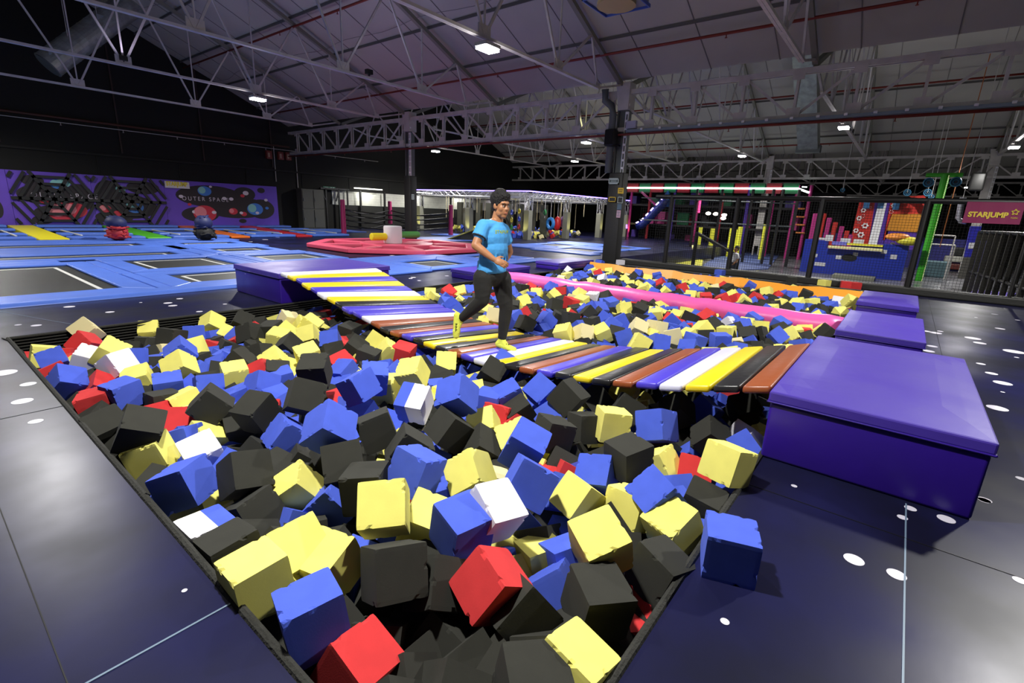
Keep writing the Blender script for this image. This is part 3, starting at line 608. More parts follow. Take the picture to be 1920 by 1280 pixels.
CN=[["k", 3.522, 0.855, -0.04],["b", 1.572, 0.928, -0.13],["b", 0.992, 3.565, -0.09],["k", 1.056, 0.677, 0.0],
["r", 1.766, 0.621, -0.25],["r", 1.158, 1.196, -0.08],["k", 1.209, 1.29, -0.05],["k", 2.224, 1.955, -0.03],
["y", 2.475, 2.16, -0.02],["k", 3.53, 1.536, 0.0],["k", 3.754, 1.201, 0.0],["b", 4.103, 1.076, -0.08],
["k", 4.32, 0.823, -0.05],["w", 3.739, 0.659, -0.08],["b", 3.562, 0.632, -0.08],["r", 2.997, 0.798, -0.1],
["r", 2.518, 1.066, -0.12],["y", 2.309, 0.927, -0.06],["y", 0.824, 2.704, -0.03],["k", 0.945, 2.411, -0.08],
["k", 0.692, 4.082, -0.06],["b", 0.929, 4.601, 0.0],["b", 0.718, 5.328, -0.04],["y", 1.161, 5.118, -0.08],
["r", 1.101, 6.624, -0.05],["y", 0.744, 6.403, -0.05],["k", 0.784, 6.136, -0.03],["b", 1.253, 4.658, -0.05],
["y", 1.244, 4.263, -0.08],["k", 1.895, 4.801, 0.0],["k", 2.431, 5.799, 0.0],["k", 2.152, 4.974, -0.02],
["y", 2.153, 4.64, -0.02],["c", 3.083, 6.15, 0.0],["y", 2.864, 5.268, -0.01],["k", 2.677, 5.776, 0.0],
["b", 1.76, 4.07, -0.02],["y", 3.268, 4.539, 0.0],["y", 3.123, 4.113, 0.0],["r", 2.573, 4.141, -0.04],
["k", 2.933, 4.452, 0.0],["k", 2.874, 4.137, -0.02],["k", 3.494, 4.906, 0.0],["k", 2.781, 4.618, -0.05],
["y", 2.514, 3.358, -0.05],["k", 3.323, 3.82, 0.0],["r", 3.229, 4.002, -0.02],["y", 3.437, 3.128, -0.01],
["b", 2.853, 2.442, -0.03],["k", 3.508, 2.59, 0.0],["b", 3.023, 1.927, -0.06],["r", 2.77, 2.283, -0.08],
["k", 2.22, 2.615, -0.08],["b", 1.479, 4.431, -0.05],["k", 2.035, 4.367, -0.05],["r", 1.941, 4.521, -0.05],
["k", 2.176, 6.03, 0.0],["y", 2.322, 6.585, 0.0],["k", 2.629, 6.467, 0.0],["k", 1.755, 6.167, 0.0],
["b", 1.995, 6.216, -0.04],["y", 1.805, 5.756, -0.04],["k", 3.703, 1.889, -0.02],["y", 4.051, 1.803, -0.08],
["b", 1.265, 2.182, -0.08],["y", 1.451, 1.65, -0.03],["b", 2.214, 1.341, -0.1],["b", 2.457, 3.911, -0.03],
["y", 2.78, 5.644, -0.03],["k", 2.543, 5.121, -0.04],["y", 6.439, 6.287, 0.0],["b", 6.625, 6.259, 0.0],
["r", 6.261, 6.424, 0.0],["b", 5.443, 5.491, 0.0],["y", 5.174, 4.607, 0.0],["c", 5.395, 4.564, 0.0],
["b", 5.357, 5.296, -0.05],["k", 7.774, 5.878, 0.0],["y", 6.582, 4.929, 0.0],["y", 7.451, 5.284, 0.0],
["y", 8.684, 6.024, 0.0],["b", 8.27, 5.509, 0.0],["y", 7.55, 4.983, 0.0],["r", 8.01, 5.086, 0.0],
["b", 8.13, 4.994, 0.0],["y", 8.049, 4.707, 0.0],["r", 7.171, 4.357, 0.0],["y", 7.472, 4.31, 0.0],
["w", 8.022, 4.394, 0.0],["k", 8.144, 4.189, 0.0],["k", 6.756, 4.415, 0.0],["b", 6.747, 4.808, -0.03],
["b", 7.078, 5.572, 0.0],["r", 5.711, 4.295, 0.0],["b", 5.44, 4.234, 0.0],["k", 6.091, 4.784, 0.0],
["k", 4.993, 3.483, 0.0],["b", 5.713, 3.856, 0.0],["k", 6.084, 3.678, 0.0],["k", 6.612, 3.683, 0.0],
["b", 7.054, 3.726, 0.0],["b", 7.681, 3.847, 0.0],["y", 7.457, 3.477, 0.0],["k", 7.534, 3.238, -0.0],
["b", 8.335, 3.824, 0.0],["r", 8.591, 3.621, 0.0],["b", 9.405, 3.774, 0.0],["b", 8.575, 3.12, 0.0],
["y", 8.362, 2.725, 0.0],["k", 7.547, 2.415, 0.0],["b", 7.085, 2.52, 0.0],["b", 6.468, 3.058, 0.0],
["b", 6.067, 3.007, 0.0],["y", 5.247, 3.253, 0.0],["c", 5.441, 3.078, 0.0],["y", 5.629, 2.908, 0.0],
["b", 5.626, 2.572, 0.0],["c", 6.276, 2.693, 0.0],["c", 6.532, 2.53, 0.0],["y", 5.539, 2.335, 0.0],
["b", 5.179, 2.719, 0.0],["b", 5.724, 2.163, 0.0],["c", 6.2, 2.159, 0.0],["k", 5.057, 2.99, 0.02],
["r", 7.843, 2.237, 0.0],["k", 7.229, 1.976, 0.0],["y", 6.9, 2.008, 0.0],["w", 7.541, 1.837, 0.0],
["b", 7.589, 1.657, 0.0],["y", 6.964, 1.701, 0.0],["b", 6.416, 1.628, 0.0],["b", 6.154, 1.87, 0.0],
["b", 8.238, 1.664, 0.0],["k", 6.992, 1.437, 0.0],["y", 7.36, 2.887, 0.0],["k", 5.313, 3.933, 0.0],
["b", 12.722, 7.415, 0.1],["w", 13.541, 6.696, 0.1],["b", 12.203, 6.862, 0.0],["k", 10.398, 6.808, 0.0],
["w", 11.113, 6.923, 0.0],["y", 10.241, 6.37, 0.0],["b", 10.428, 6.069, 0.0],["y", 11.593, 6.413, 0.0],
["r", 11.409, 6.142, 0.0],["y", 12.002, 6.148, 0.0],["w", 10.484, 5.523, 0.0],["b", 10.678, 5.388, 0.0],
["y", 9.779, 5.387, 0.0],["y", 10.841, 5.108, 0.0],["k", 11.653, 5.236, 0.0],["k", 11.582, 5.65, 0.0],
["y", 11.475, 4.833, 0.0],["b", 12.41, 4.906, 0.0],["b", 12.4, 5.489, 0.0],["r", 10.927, 4.259, 0.0],
["b", 10.56, 4.375, 0.0],["y", 9.74, 4.147, 0.0],["b", 10.453, 3.883, 0.0],["y", 9.818, 3.703, 0.0],
["r", 10.711, 3.69, 0.0],["y", 11.625, 3.753, 0.0],["y", 11.172, 3.347, 0.0],["b", 10.452, 3.218, 0.0],
["k", 10.854, 3.041, 0.0],["y", 9.858, 3.184, -0.0],["r", 9.802, 2.879, 0.0],["r", 9.877, 2.595, 0.0],
["y", 10.511, 2.555, 0.0],["y", 10.048, 2.24, 0.0],["r", 11.718, 3.085, 0.0],["y", 10.122, 2.248, 0.0],
["r", 10.627, 2.147, 0.0],["b", 11.612, 1.692, 0.0],["k", 12.285, 1.509, 0.0],["b", 12.469, 2.659, 0.03],
["y", 11.612, 2.156, 0.03],["y", 11.203, 0.558, 0.09],["w", 11.51, 0.838, 0.03],["b", 10.746, 0.896, 0.0],
["k", 10.156, 0.998, 0.0],["y", 10.618, 1.414, 0.0],["b", 10.136, 1.333, -0.03],["y", 11.037, 1.218, 0.0],
["y", 10.115, 0.666, 0.0],["y", 8.344, 0.941, 0.0],["y", 7.504, 1.004, 0.0],["b", 7.261, 1.146, 0.0],
["b", 8.191, 1.265, 0.0],["y", 7.774, 1.448, 0.0],["b", 7.643, 1.655, 0.0],["k", 7.856, 0.503, 0.05],
["y", 8.098, 0.715, 0.0],["k", 7.21, 1.353, 0.0],["r", 10.131, 2.389, 0.0],["k", 11.59, 2.952, 0.0],
["k", 13.162, 2.184, 0.0],["y", 13.967, 1.381, 0.0],["r", 14.253, 0.962, 0.0],["r", 14.494, 0.782, 0.0],
["b", 13.834, 3.791, 0.0],["k", 13.898, 2.075, 0.0],
]
NAMES={'y':'yellow','b':'blue','k':'black','r':'red','w':'white','c':'cream','m':'blue and white'}
cubes=[]
for r in PN:
    c=r[0];x,y,z=r[1:4];qt=Quaternion(r[4:8]);s=r[8]/.205
    if abs(x-2.006)<.02 and abs(y-.341)<.03 and c=='b': x,y,z,qt,s=2.065,.352,.102,Quaternion((0,0,1),math.radians(-70.5)),1.02
    if z<-.25: continue
    cubes.append([c,x,y,z,qt,max(.93,min(1.07,s))])
def clear(x,y):
    return not((3.2<x<5.5 and y<.62) or (6.7<x<8.5 and y<.55) or (9.6<x<11.4 and y<.55))
for c,x,y,z in CN:
    if x<5.6 and y<7.3 and any(math.dist((x,y),(k[1],k[2]))<.11 for k in cubes[:110]): continue
    if any(math.dist((x,y,z),(k[1],k[2],k[3]))<.09 for k in cubes): continue
    x=min(max(x,PX0+.12),14.2); y=min(max(y,PY0+.14),PY1-.13)
    if PX1-.1<x<PX1+.1: x=PX1+.15
    if x>PX1+.1: z=.1
    on=x>PX1
    u=[rnd.gauss(0,1) for _ in range(4)]; 
    if on: q=Quaternion((0,0,1),rnd.uniform(0,1.5))
    else: q=Quaternion(u).normalized()
    z0=z-.02
    if 8.3<x<8.95 and not on: z0=min(z0,-.1)
    if 12.4<x<12.8: x=12.3 if x<12.6 else 13.0
    if 3.3<x<5.2 and y<6.9: z0=min(z0,itp(NEAR,y)-.27)
    cubes.append([c,x,y,z0,q,rnd.uniform(.97,1.03)])
cubes.sort(key=lambda k:math.hypot(k[1],k[2]))
cubes=cubes[:300]
# --- labels: colour + place + rank, made unique
def region(x,y):
    if x<5.6:
        if 3.3<x: 
            if y<2.4: return 'below the near bridge end' if x>3.45 else 'before the near bridge end'
            return 'by the bridge middle' if y<5 else 'by the far bridge end'
        if y<.95: return 'along the right pit edge' if not(x<1.3) else 'at the nearest pit corner'
        if x<1.05: return 'at the near left pit edge' if y<2.6 else ('halfway along the left pit edge' if y<5 else 'at the far left pit corner')
        if y>6.2: return 'along the dark back edge left of the bridge'
        if y<2.1: return 'in the near pit foreground' if x<2.2 else 'near the right pit edge'
        if y<3.9: return 'in the middle of the near pit'
        return 'in the rear left pit'
    if x<8.5:
        return 'between bridge and pink roll, '+('right end' if y<1.8 else ('centre' if y<3.8 else ('beside the man' if y<5.4 else 'left end')))
    if x<12.5: return 'between pink roll and orange board, '+('right end' if y<1.8 else ('centre' if y<3.8 else ('left half' if y<5.6 else 'left end')))
    return 'behind the orange board, '+('right part' if y<3.5 else 'left part')
ORD='first second third fourth fifth sixth seventh eighth ninth tenth eleventh twelfth thirteenth fourteenth fifteenth sixteenth seventeenth eighteenth nineteenth twentieth'.split()
cnt={}
for c in cubes: cnt.setdefault((c[0],region(c[1],c[2])),[]).append(c)
def near2(c):
    d=sorted((o for o in cubes if o is not c),key=lambda o:(o[1]-c[1])**2+(o[2]-c[2])**2+(o[3]-c[3])**2); return NAMES[d[0][0]],NAMES[d[1][0]]
used={}
for key,lst in cnt.items():
    base=f"{NAMES[key[0]]} foam cube {key[1]}"
    for i,c in enumerate(sorted(lst,key=lambda k:math.hypot(k[1],k[2]))):
        if len(lst)==1: lab='only '+base
        else: lab=f"{base}, {('nearest','second nearest')[i] if i<2 else ORD[i]+' from front'}"
        c.append(lab)
for i,c in enumerate(cubes):
    o=bpy.data.objects.new('foam_cube',cmesh(c[0],i%4)); COL.objects.link(o); o.location=c[1:4]; o.rotation_mode='QUATERNION'; o.rotation_quaternion=c[4]; o.scale=(c[5],)*3
    lab=c[6]
    if abs(c[1]-2.065)<.002 and abs(c[2]-.352)<.002: lab='blue foam cube lying alone on the dark deck, lower right'
    tag(o,lab,'foam cube','foam cubes of the pit')
    if o.name=='foam_cube': pass
# --- remaining hidden / small cubes: one object
fm=MB(); ci={'k':0,'b':1,'y':2,'r':3,'c':4}
h=.1
CV=[Vector((a,b,c)) for c in(-h,h) for b in(-h,h) for a in(-h,h)]
CF=[(0,2,3,1),(4,5,7,6),(0,1,5,4),(2,6,7,3),(1,3,7,5),(0,4,6,2)]
import bisect
pts=[(c[1],c[2],c[3]) for c in cubes]
def fill(x,y,z):
    col=rnd.choices('kbyrc',(46,30,17,5,2))[0]
    if math.hypot(x,y)<1.9: col='k'
    q=Quaternion([rnd.gauss(0,1) for _ in range(4)]).normalized(); fm.add([Vector((x,y,z))+q@v for v in CV],CF,ci[col])
x=PX0+.12
while x<PX1-.1:
    y=PY0+.12
    while y<PY1-.1:
        xx=x+rnd.uniform(-.05,.05);yy=y+rnd.uniform(-.05,.05); xx=min(max(xx,PX0+.14),PX1-.14); yy=min(max(yy,PY0+.14),PY1-.14)
        d=min((math.hypot(p[0]-xx,p[1]-yy) for p in pts),default=9)
        near=xx<5.7
        if d<.13: z=-.28
        elif near: z=-.17+rnd.uniform(-.05,.03)
        else: z=-.11+rnd.uniform(-.06,.05) if d>.2 else -.22
        if 12<xx<12.5: z=min(z,-.16)
        if 3.3<xx<5.3:
            z=min(z,-.30 if yy<2.2 else itp(NEAR,yy)-.3)
            if yy<2.0 and xx>3.5: z=min(z,-.33)
        if yy<.62 and 3.2<xx<5.5: z=min(z,-.3)
        if 8.35<xx<8.9: z=min(z,-.36)
        if 12.42<xx<12.8: z=min(z,-.3)
        if yy>6.6 and xx<3.2: z-=.12
        if yy>PY1-.3 : z=min(z,-.2)
        fill(xx,yy,z)
        fill(xx+.06,yy+.05,z-.2)
        y+=.185
    x+=.185
o=fm.build('foam_cubes',[FO['k'],FO['b'],FO['y'],FO['r'],FO['c']])
o['kind']='stuff';tag(o,'small foam cubes filling the pit below and between the larger ones','foam cubes')
# ================================================================ TRAMPOLINES
WL=mat('white_line',(205,205,200),.6)
def tramp(x0,x1,y0,y1,label,w=.3,z=.052,pm=None,grp='trampolines of the blue court',edge=('n','s','e','w')):
    """bed opening x0..x1,y0..y1 framed by pads of width w"""
    pm=pm or BLUEP; cx,cy=(x0+x1)/2,(y0+y1)/2
    t=thing('trampoline',label,'trampoline',(cx,cy,0),grp)
    m=MB().bb(x0,x1,y0,y1,.004,.008,0); i=.22; l=.03
    m.bb(x0+i,x1-i,y0+i-l,y0+i+l,.008,.011,1).bb(x0+i,x1-i,y1-i-l,y1-i+l,.008,.011,1).bb(x0+i-l,x0+i+l,y0+i,y1-i,.008,.011,1).bb(x1-i-l,x1-i+l,y0+i,y1-i,.008,.011,1)
    m.build('jump_bed',[MESHM,WL],t)
    def pad(a): return MB().prism([(q[0],q[1],.003) for q in a],(0,0,z-.003)).build('edge_pad',pm,t,bevel=.02,seg=2)
    if 's' in edge: pad([(x0-w,y0-w),(x1+w,y0-w),(x1,y0),(x0,y0)])
    if 'n' in edge: pad([(x0,y1),(x1,y1),(x1+w,y1+w),(x0-w,y1+w)])
    if 'w' in edge: pad([(x0-w,y0-w),(x0,y0),(x0,y1),(x0-w,y1+w)])
    if 'e' in edge: pad([(x1,y0),(x1+w,y0-w),(x1+w,y1+w),(x1,y1)])
    return t
def walk(x0,x1,y0,y1,label,m=None,z=.05,grp='flat blue pads between the trampolines'):
    return tag(MB().bb(x0+.008,x1-.008,y0+.008,y1-.008,.003,z).build('walkway_pad',m or BLUEP,bevel=.015),label,'walkway pad',grp)
tramp(-3.0,2.2,9.75,13.6,'largest trampoline at the left picture edge, white line bed, nearest row',.38)
tramp(3.2,6.2,9.75,11.1,'trampoline behind the big far purple block, nearest row',.4)
walk(2.58,3.2-.4+.0,9.37,13.98,'narrow blue strip right of the largest trampoline') if False else None
walk(2.6,2.8,9.35,11.5,'short blue pad right of the largest trampoline')
tramp(3.2,5.0,12.0,14.0,'square trampoline left of centre, second row',.38)
walk(2.58,2.8,11.55,14.0,'blue pad left of the second row square trampoline')
tramp(-2.6,4.72,14.85,15.8,'long narrow trampoline running off the left edge, second row',.32)
tramp(5.85,7.3,15.1,16.3,'small trampoline at the right of the third row, near the dotted deck',.32)
tramp(-2.6,4.8,17.9,19.0,'long narrow trampoline running off the left edge, third row',.32)
tramp(5.8,7.46,17.85,18.7,'small trampoline at the right end of the third row',.32)
tramp(5.9,7.6,12.4,13.9,'square trampoline behind the big far purple block, second row',.32)
walk(-3,5.4,16.15,17.55,'wide blue pad between the two long narrow trampolines')
walk(5.08,5.5,14.45,19.3,'blue cross pad right of the long narrow trampolines')
walk(5.5,7.9,14.3,14.75,'blue cross pad in front of the small third row trampoline')
walk(5.5,7.9,16.65,17.5,'blue cross pad between the two small right trampolines')
walk(5.4,5.55,11.5,14.3,'blue pad right of the square second row trampoline')
walk(-3,8.1,19.35,20.6,'blue pad at the far side of the court before the coloured lanes')
walk(-3,2.2,14.0,14.5,'blue pad behind the largest trampoline')
# front border roll
tag(MB().prism([(-6,8.98,.0),(-6,9.03,.06),(-6,9.34,.065),(-6,9.34,0)],(12.6,0,0)).build('border_pad',BLUEP,bevel=.02),'long blue border pad along the front of the trampoline court','border pad')
# court right of the block
tramp(8.45,9.85,9.3,10.65,'square trampoline behind the running man, blue pads round it',.42,grp='trampolines of the middle court')
tramp(11.3,12.6,9.7,10.9,'small trampoline half hidden behind the running man',.35,grp='trampolines of the middle court')
walk(6.7,8.0,8.75,11.9,'blue pad left of the square trampoline behind the man')
walk(8.03,10.9,11.1,11.95,'blue pad behind the square trampoline behind the man')
walk(10.3,10.92,8.8,11.05,'blue pad right of the square trampoline behind the man')
walk(10.95,13.2,8.78,9.3,'blue pad at the right end of the middle court')
# court 3
for x0,x1,y0,y1,l in[(17.3,18.6,9.8,11.4,'trampoline of the far blue court nearest the padded column'),(18.5,20.2,12.2,13.4,'trampoline of the far blue court closest to the rope rig'),(20.5,22,9.8,11.3,'trampoline of the far blue court behind the padded column')]:
    tramp(x0,x1,y0,y1,l,.4,grp='trampolines of the far court')
walk(16.5,18.05,11.9,14.0,'blue pad at the left end of the far blue court',z=.05);walk(19.1,20.0,9.4,11.7,'blue pad in the middle of the far blue court',z=.05);walk(16.0,16.8,9.0,11.8,'blue pad at the front of the far blue court',z=.05);walk(20.7,22.6,11.8,14.2,'blue pad at the far end of the far blue court',z=.05)
# coloured tumble lanes running up to the wall
def slope_pad(x0,x1,y0,y1,z0,z1,m,name,label,cat,grp=None):
    o=MB().prism([(x0,y0,0.0),(x0,y0,z0),(x0,y1,z1),(x0,y1,0.0)],(x1-x0,0,0)).build(name,m,bevel=.02); tag(o,label,cat,grp); return o
LY={'y':mat('lane_yellow',(236,222,40),.4),'g':mat('lane_green',(84,186,46),.4),'o':mat('lane_orange',(222,112,40),.4),'r':mat('lane_red',(205,48,58),.4)}
for x0,k,nm in[(2.85,'y','yellow'),(5.65,'g','green'),(8.4,'o','orange'),(11.1,'r','red')]:
    slope_pad(x0,x0+.72,20.8,26.6,.07,.2,LY[k],'lane_pad',nm+' padded lane strip running up to the purple wall','lane pad','coloured strips between the tumble lanes')
for i,(x0,x1) in enumerate([(-1.5,2.8),(3.6,5.6),(6.42,8.35),(9.17,11.05),(11.87,13.7)]):
    w_=['leftmost lane at the picture edge','lane between the yellow and green strips','lane between the green and orange strips','lane between the orange and red strips','lane right of the red strip'][i]
    t=thing('tumble_lane','blue edged tumble track, '+w_,'trampoline',((x0+x1)/2,24,0),'blue tumble lanes by the wall')
    MB().prism([(x0+.2,20.9,.03),(x0+.2,26.5,.15),(x0+.2,26.5,.1),(x0+.2,20.9,.0)],(x1-x0-.4,0,0)).build('jump_bed',MESHM,t)
    MB().bb(x0+.35,x0+.4,21.3,24.3,.12,.15).bb(x1-.4,x1-.35,21.3,24.3,.12,.15).build('white_line',WL,t)
    for (ya,yb) in[(20.8,21.5),(22.2,23.0),(24.4,24.9),(26.2,26.95)]:
        za=.06+.12*(ya-20.8)/6; MB().bb(x0,x1,ya,yb,za-.05,za+.05).build('cross_pad',BLUEP,t,bevel=.03)
# ================================================================ WALL PANELS
VIO=mat('panel_violet',(104,70,196),.5,var=.2,vscale=1); VIOD=mat('panel_blob',(36,28,34),.6); PLR=mat('planet_red',(198,46,66),.5); PLRL=mat('planet_pink',(225,130,140),.5); PLB=mat('planet_blue',(60,120,205),.5); PLT=mat('planet_teal',(130,190,190),.5); MOON=mat('moon_white',(210,200,215),.5)
def panel(x0,x1,label,blobs,planets,name='wall_panel'):
    t=thing(name,label,'padded wall panel',((x0+x1)/2,27.0,.18),'purple space themed wall panels')
    p=MB().bb(x0,x1,26.98,27.08,.18,2.22,0); e=0
    for i,(x,z,rx,rz) in enumerate(blobs): p.disc((x,26.976-.0004*i,z),rx,rz,Vector((1,0,0)),Vector((0,0,1)),28,1)
    for i,(x,z,r,mi) in enumerate(planets):
        p.disc((x,26.968-.0004*i,z),r*1.35,r,Vector((1,0,0)),Vector((0,0,1)),24,mi)
        if r>.15: p.disc((x-r*.5,26.964-.0004*i,z+r*.15),r*.7,r*.7,Vector((1,0,0)),Vector((0,0,1)),20,{2:3,4:5}.get(mi,mi))
    p.build('panel_face',[VIO,VIOD,PLR,PLRL,PLB,PLT,MOON],t); return t
def wpt(px,py): v=on_y(px,py,27.0); return v.x,v.z
def bl(*a):
    out=[]
    for px,py,rx,rz in a: x,z=wpt(px,py); x2,_=wpt(px+rx,py); _,z2=wpt(px,py+rz); out.append((x,z,abs(x2-x),abs(z2-z)))
    return out
def plz(*a):
    out=[]
    for px,py,r,mi in a: x,z=wpt(px,py); _,z2=wpt(px,py+r); out.append((x,z,abs(z2-z),mi))
    return out
xL=wpt(8,400)[0];xa=wpt(22,380)[0];xm=wpt(176,380)[0];xb=wpt(311,380)[0];xc=wpt(521,390)[0]
panel(xa-2.6,xa-.01,'plain violet wall panel cut off by the left picture edge',bl((-6,391,12,18)),[])
pa=panel(xa,xm-.008,'violet panel with planets behind the left black spider web',bl((60,338,22,10),(95,365,60,20),(110,400,45,16),(150,370,26,25),(80,412,20,8)),plz((108,345,9,4),(118,343,8,5),(118,397,17,2),(140,394,14,2),(82,376,5,2)))
pb_=panel(xm,xb-.008,'violet panel with planets behind the right black spider web',bl((205,370,28,32),(245,388,50,22),(215,407,35,12),(268,352,30,12)),plz((252,388,11,4),(197,391,7,2),(226,354,6,5),(220,400,5,2)))
pc=panel(xb,xc,'violet wall panel with planets and space lettering, right of webs',bl((395,368,60,20),(376,402,34,14),(445,389,60,20),(458,364,20,13),(490,392,24,18),(489,357,7,5),(455,414,7,4)),
  plz((383,358,9,4),(384,400,15,2),(437,396,6,2),(478,392,11,4),(457,401,4,2),(355,383,2.5,2),(339,368,3,6),(364,397,3,6),(401,398,3,6),(420,372,3,6),(433,373,3,6),(452,399,2.5,6),(498,375,2.5,6),(482,399,2.5,6),(394,350,2,6),(460,362,4,6),(454,367,3,2),(500,390,2.5,4)))
LT=mat('lettering_pale',(200,190,205),.5)
def walltext(s,pxl,pxr,py,parent,size):
    x,z=wpt(pxl,py);x2,_=wpt(pxr,py); o=text('lettering',s,size,(x,26.96,z),(1,0,0),(0,0,1),LT,parent,.002,space=1.5)
    xs_=[v.co.x for v in o.data.vertices]; k=(x2-x)/(max(xs_)-min(xs_)); mn=min(xs_)
    for v in o.data.vertices: v.co.x=mn+(v.co.x-mn)*k
walltext('OUTER SPACE',341,427,375,pc,.26); walltext('OUTER SPACE',58,182,369,pa,.28)
# black spider webs
for (c0,c1,lb,pxc) in((xa,xm,'black hexagonal spider web of straps on the left violet panel',0),(xm,xb,'black hexagonal spider web of straps beside the small white sign',1)):
    cx,cz=(c0+c1)/2,1.2; t=thing('strap_web',lb,'climbing web',(cx,26.9,.2),'black strap webs on the wall')
    wx,wz=(c1-c0)/2,1.02; dirs=[(1,0),(.5,1),(-.5,1),(-1,0),(-.5,-1),(.5,-1)]
    g=MB()
    for dx,dz in dirs[:3]: g.beam((cx-dx*wx,26.9,cz-dz*wz),(cx+dx*wx,26.9,cz+dz*wz),.12,.04,up=(0,1,0))
    g.build('radial_strap',BLKM,t)
    g=MB()
    for s in(.3,.56,.82,1.08,1.36,1.64):
        P=[(cx+dx*wx*s,cz+dz*wz*s) for dx,dz in dirs]
        for (a,b) in zip(P,P[1:]+P[:1]):
            A=Vector((a[0],26.9,a[1]));B=Vector((b[0],26.9,b[1]))
            # clip to panel rectangle
            pts=[A+(B-A)*(k/40) for k in range(41)];ins=[q for q in pts if c0<=q.x<=c1 and .2<=q.z<=2.2]
            if len(ins)>2: g.beam(ins[0],ins[-1],.1,.04,up=(0,1,0))
    g.build('ring_strap',BLKM,t)
a=on_y(308,339,26.9);b=on_y(356,354,26.9);t=thing('wall_sign','small white sign with yellow lettering at the corner of violet panel','sign',((a.x+b.x)/2,26.9,b.z))
MB().bb(a.x,b.x,26.9,26.93,b.z,a.z).build('sign_board',mat('sign_white',(215,210,215),.5),t); sgt=text('lettering','STARJUMP',.26,(a.x+.06,26.895,b.z+.1),(1,0,0),(0,0,1),mat('letter_yellow',(225,205,40),.5),t,.002,bold=.012)
xv=[v.co.x for v in sgt.data.vertices];kk=(b.x-a.x-.14)/(max(xv)-min(xv));mn=min(xv)
for v in sgt.data.vertices: v.co.x=mn+(v.co.x-mn)*kk
# backpack / harness piles
HR=mat('harness_red',(170,34,44),.6);HB=mat('harness_navy',(28,36,84),.6);HK=mat('harness_black',(18,18,20),.7)
def heap(px,py,cols,label,w,h):
    p=on_z(px,py,.12); t=thing('harness_heap',label,'heap of harnesses',(p.x,p.y,.12)); q=random.Random(int(px))
    for k,(nm,mm) in enumerate(cols):
        g=MB()
        for i in range(16):
            zz=(k+q.random())*h/len(cols); r=w*(1-.5*zz/h); a0=q.uniform(0,6.28)
            pts=[(p.x+r*q.uniform(.3,1)*math.cos(a0+j*.7),p.y+r*q.uniform(.3,1)*math.sin(a0+j*.7),.14+zz+q.uniform(-.06,.06)) for j in range(6)]
            g.tube(pts,.035,6)
        g.ell((p.x,p.y,.14+h*(k+.4)/len(cols)),(w*.7,w*.7,h*.35)); g.build(nm,mm,t,smooth=True)
heap(222,446,[('red_straps',HR),('navy_straps',HB)],'heap of red and navy harness straps on the tumble lanes, left',.42,.66)
heap(385,446,[('black_straps',HK),('navy_straps',HB)],'heap of black and navy harness straps in front of the space panel',.4,.72)
# ================================================================ PINK SWEEPER GAME
t=thing('padded_octagon','pink padded octagon of trampolines round the white sweeper drum','padded base',(11.6,14.8,0))
C0=Vector((11.7,14.7,0));R0=3.15;n=8
ring=lambda r,z,ph=.39:[Vector((C0.x+r*math.cos(2*PI*i/n+ph),C0.y+r*math.sin(2*PI*i/n+ph),z)) for i in range(n)]
o_,i_,c_=ring(R0,.02),ring(R0*.86,.02),ring(R0*.42,.02)
for k in range(n):
    a,b=o_[k],o_[(k+1)%n];c,d=i_[(k+1)%n],i_[k]; MB().prism([a,b,c,d],(0,0,.14)).build('edge_pad',ROSE,t,bevel=.03)
    e=c_[k];m_=(d-e); s=Vector((-m_.y,m_.x,0)).normalized()*.16; MB().prism([e-s,d-s,d+s,e+s],(0,0,.13)).build('spoke_pad',ROSE,t,bevel=.03)
MB().prism([Vector((v.x,v.y,.012)) for v in i_],(0,0,.02)).build('jump_bed',GAP,t); MB().prism(ring(R0*.44,.02),(0,0,.16)).build('centre_pad',ROSE,t,bevel=.03)
p=on_z(737,457,.16);t=thing('sweeper_drum','white padded drum with yellow and green sweeping arms on the pink octagon','sweeper',(p.x,p.y,.16))
W=.33; MB().cyl((p.x,p.y,.17),(p.x,p.y,.80),W,W*.98,n=32).build('drum',mat('drum_white',(205,200,205),.5,bump=.2,bscale=4),t,bevel=.05,seg=3)
e=-R2.normalized(); A=Vector((p.x,p.y,.42)); f1=Vector((-.85,-.05,0)).normalized(); f1=(Vector((on_z(694,457,.3).x,on_z(694,457,.3).y,0))-Vector((p.x,p.y,0))).normalized()
f1=(Vector((-.62,-.78,0)))
f1=Vector((-.95,.05,0)).normalized()
MB().tube([A+f1*.3,A+f1*.9],[.13,.13],14).build('sweeping_arm',mat('arm_yellow',(225,205,30),.5),t,smooth=False,bevel=.03,label='yellow foam arm')
MB().tube([A-f1*.3+Vector((0,0,.06)),A-f1*1.15+Vector((0,0,.06))],[.12,.12],14).build('sweeping_arm',mat('arm_green',(76,150,70),.5),t,bevel=.03,label='green foam arm')
# ================================================================ BOXING RING
t=thing('boxing_ring','boxing ring with magenta corner posts and sagging black ropes behind the left column','boxing ring',(17,22.5,0))
MAG=mat('post_magenta',(165,32,96),.5)
def at_post(px,pyb,pyt,z,h=None):
    b=on_z(px,pyb,z);d=math.hypot(b.x,b.y);tp=on_x(px,pyt,b.x);return b,tp.z
RP=[]
for (px,pyb,pyt,z) in((645,436,374,.05),(732,432,377,.05),(845,440,384,.05)):
    b,zt=at_post(px,pyb,pyt,z)
    if b.y>26: k=24.5/b.y; b=Vector((b.x*k,b.y*k,0)); zt=on_x(px,pyt,b.x).z
    RP.append((b,zt)); MB().cyl((b.x,b.y,-.0),(b.x,b.y,zt),.13,.11,n=14).build('corner_post',MAG,t,bevel=.03)
B4=Vector((14.4,19.0,0)) 
g=MB()
cor=[RP[0][0],RP[1][0],RP[2][0]]
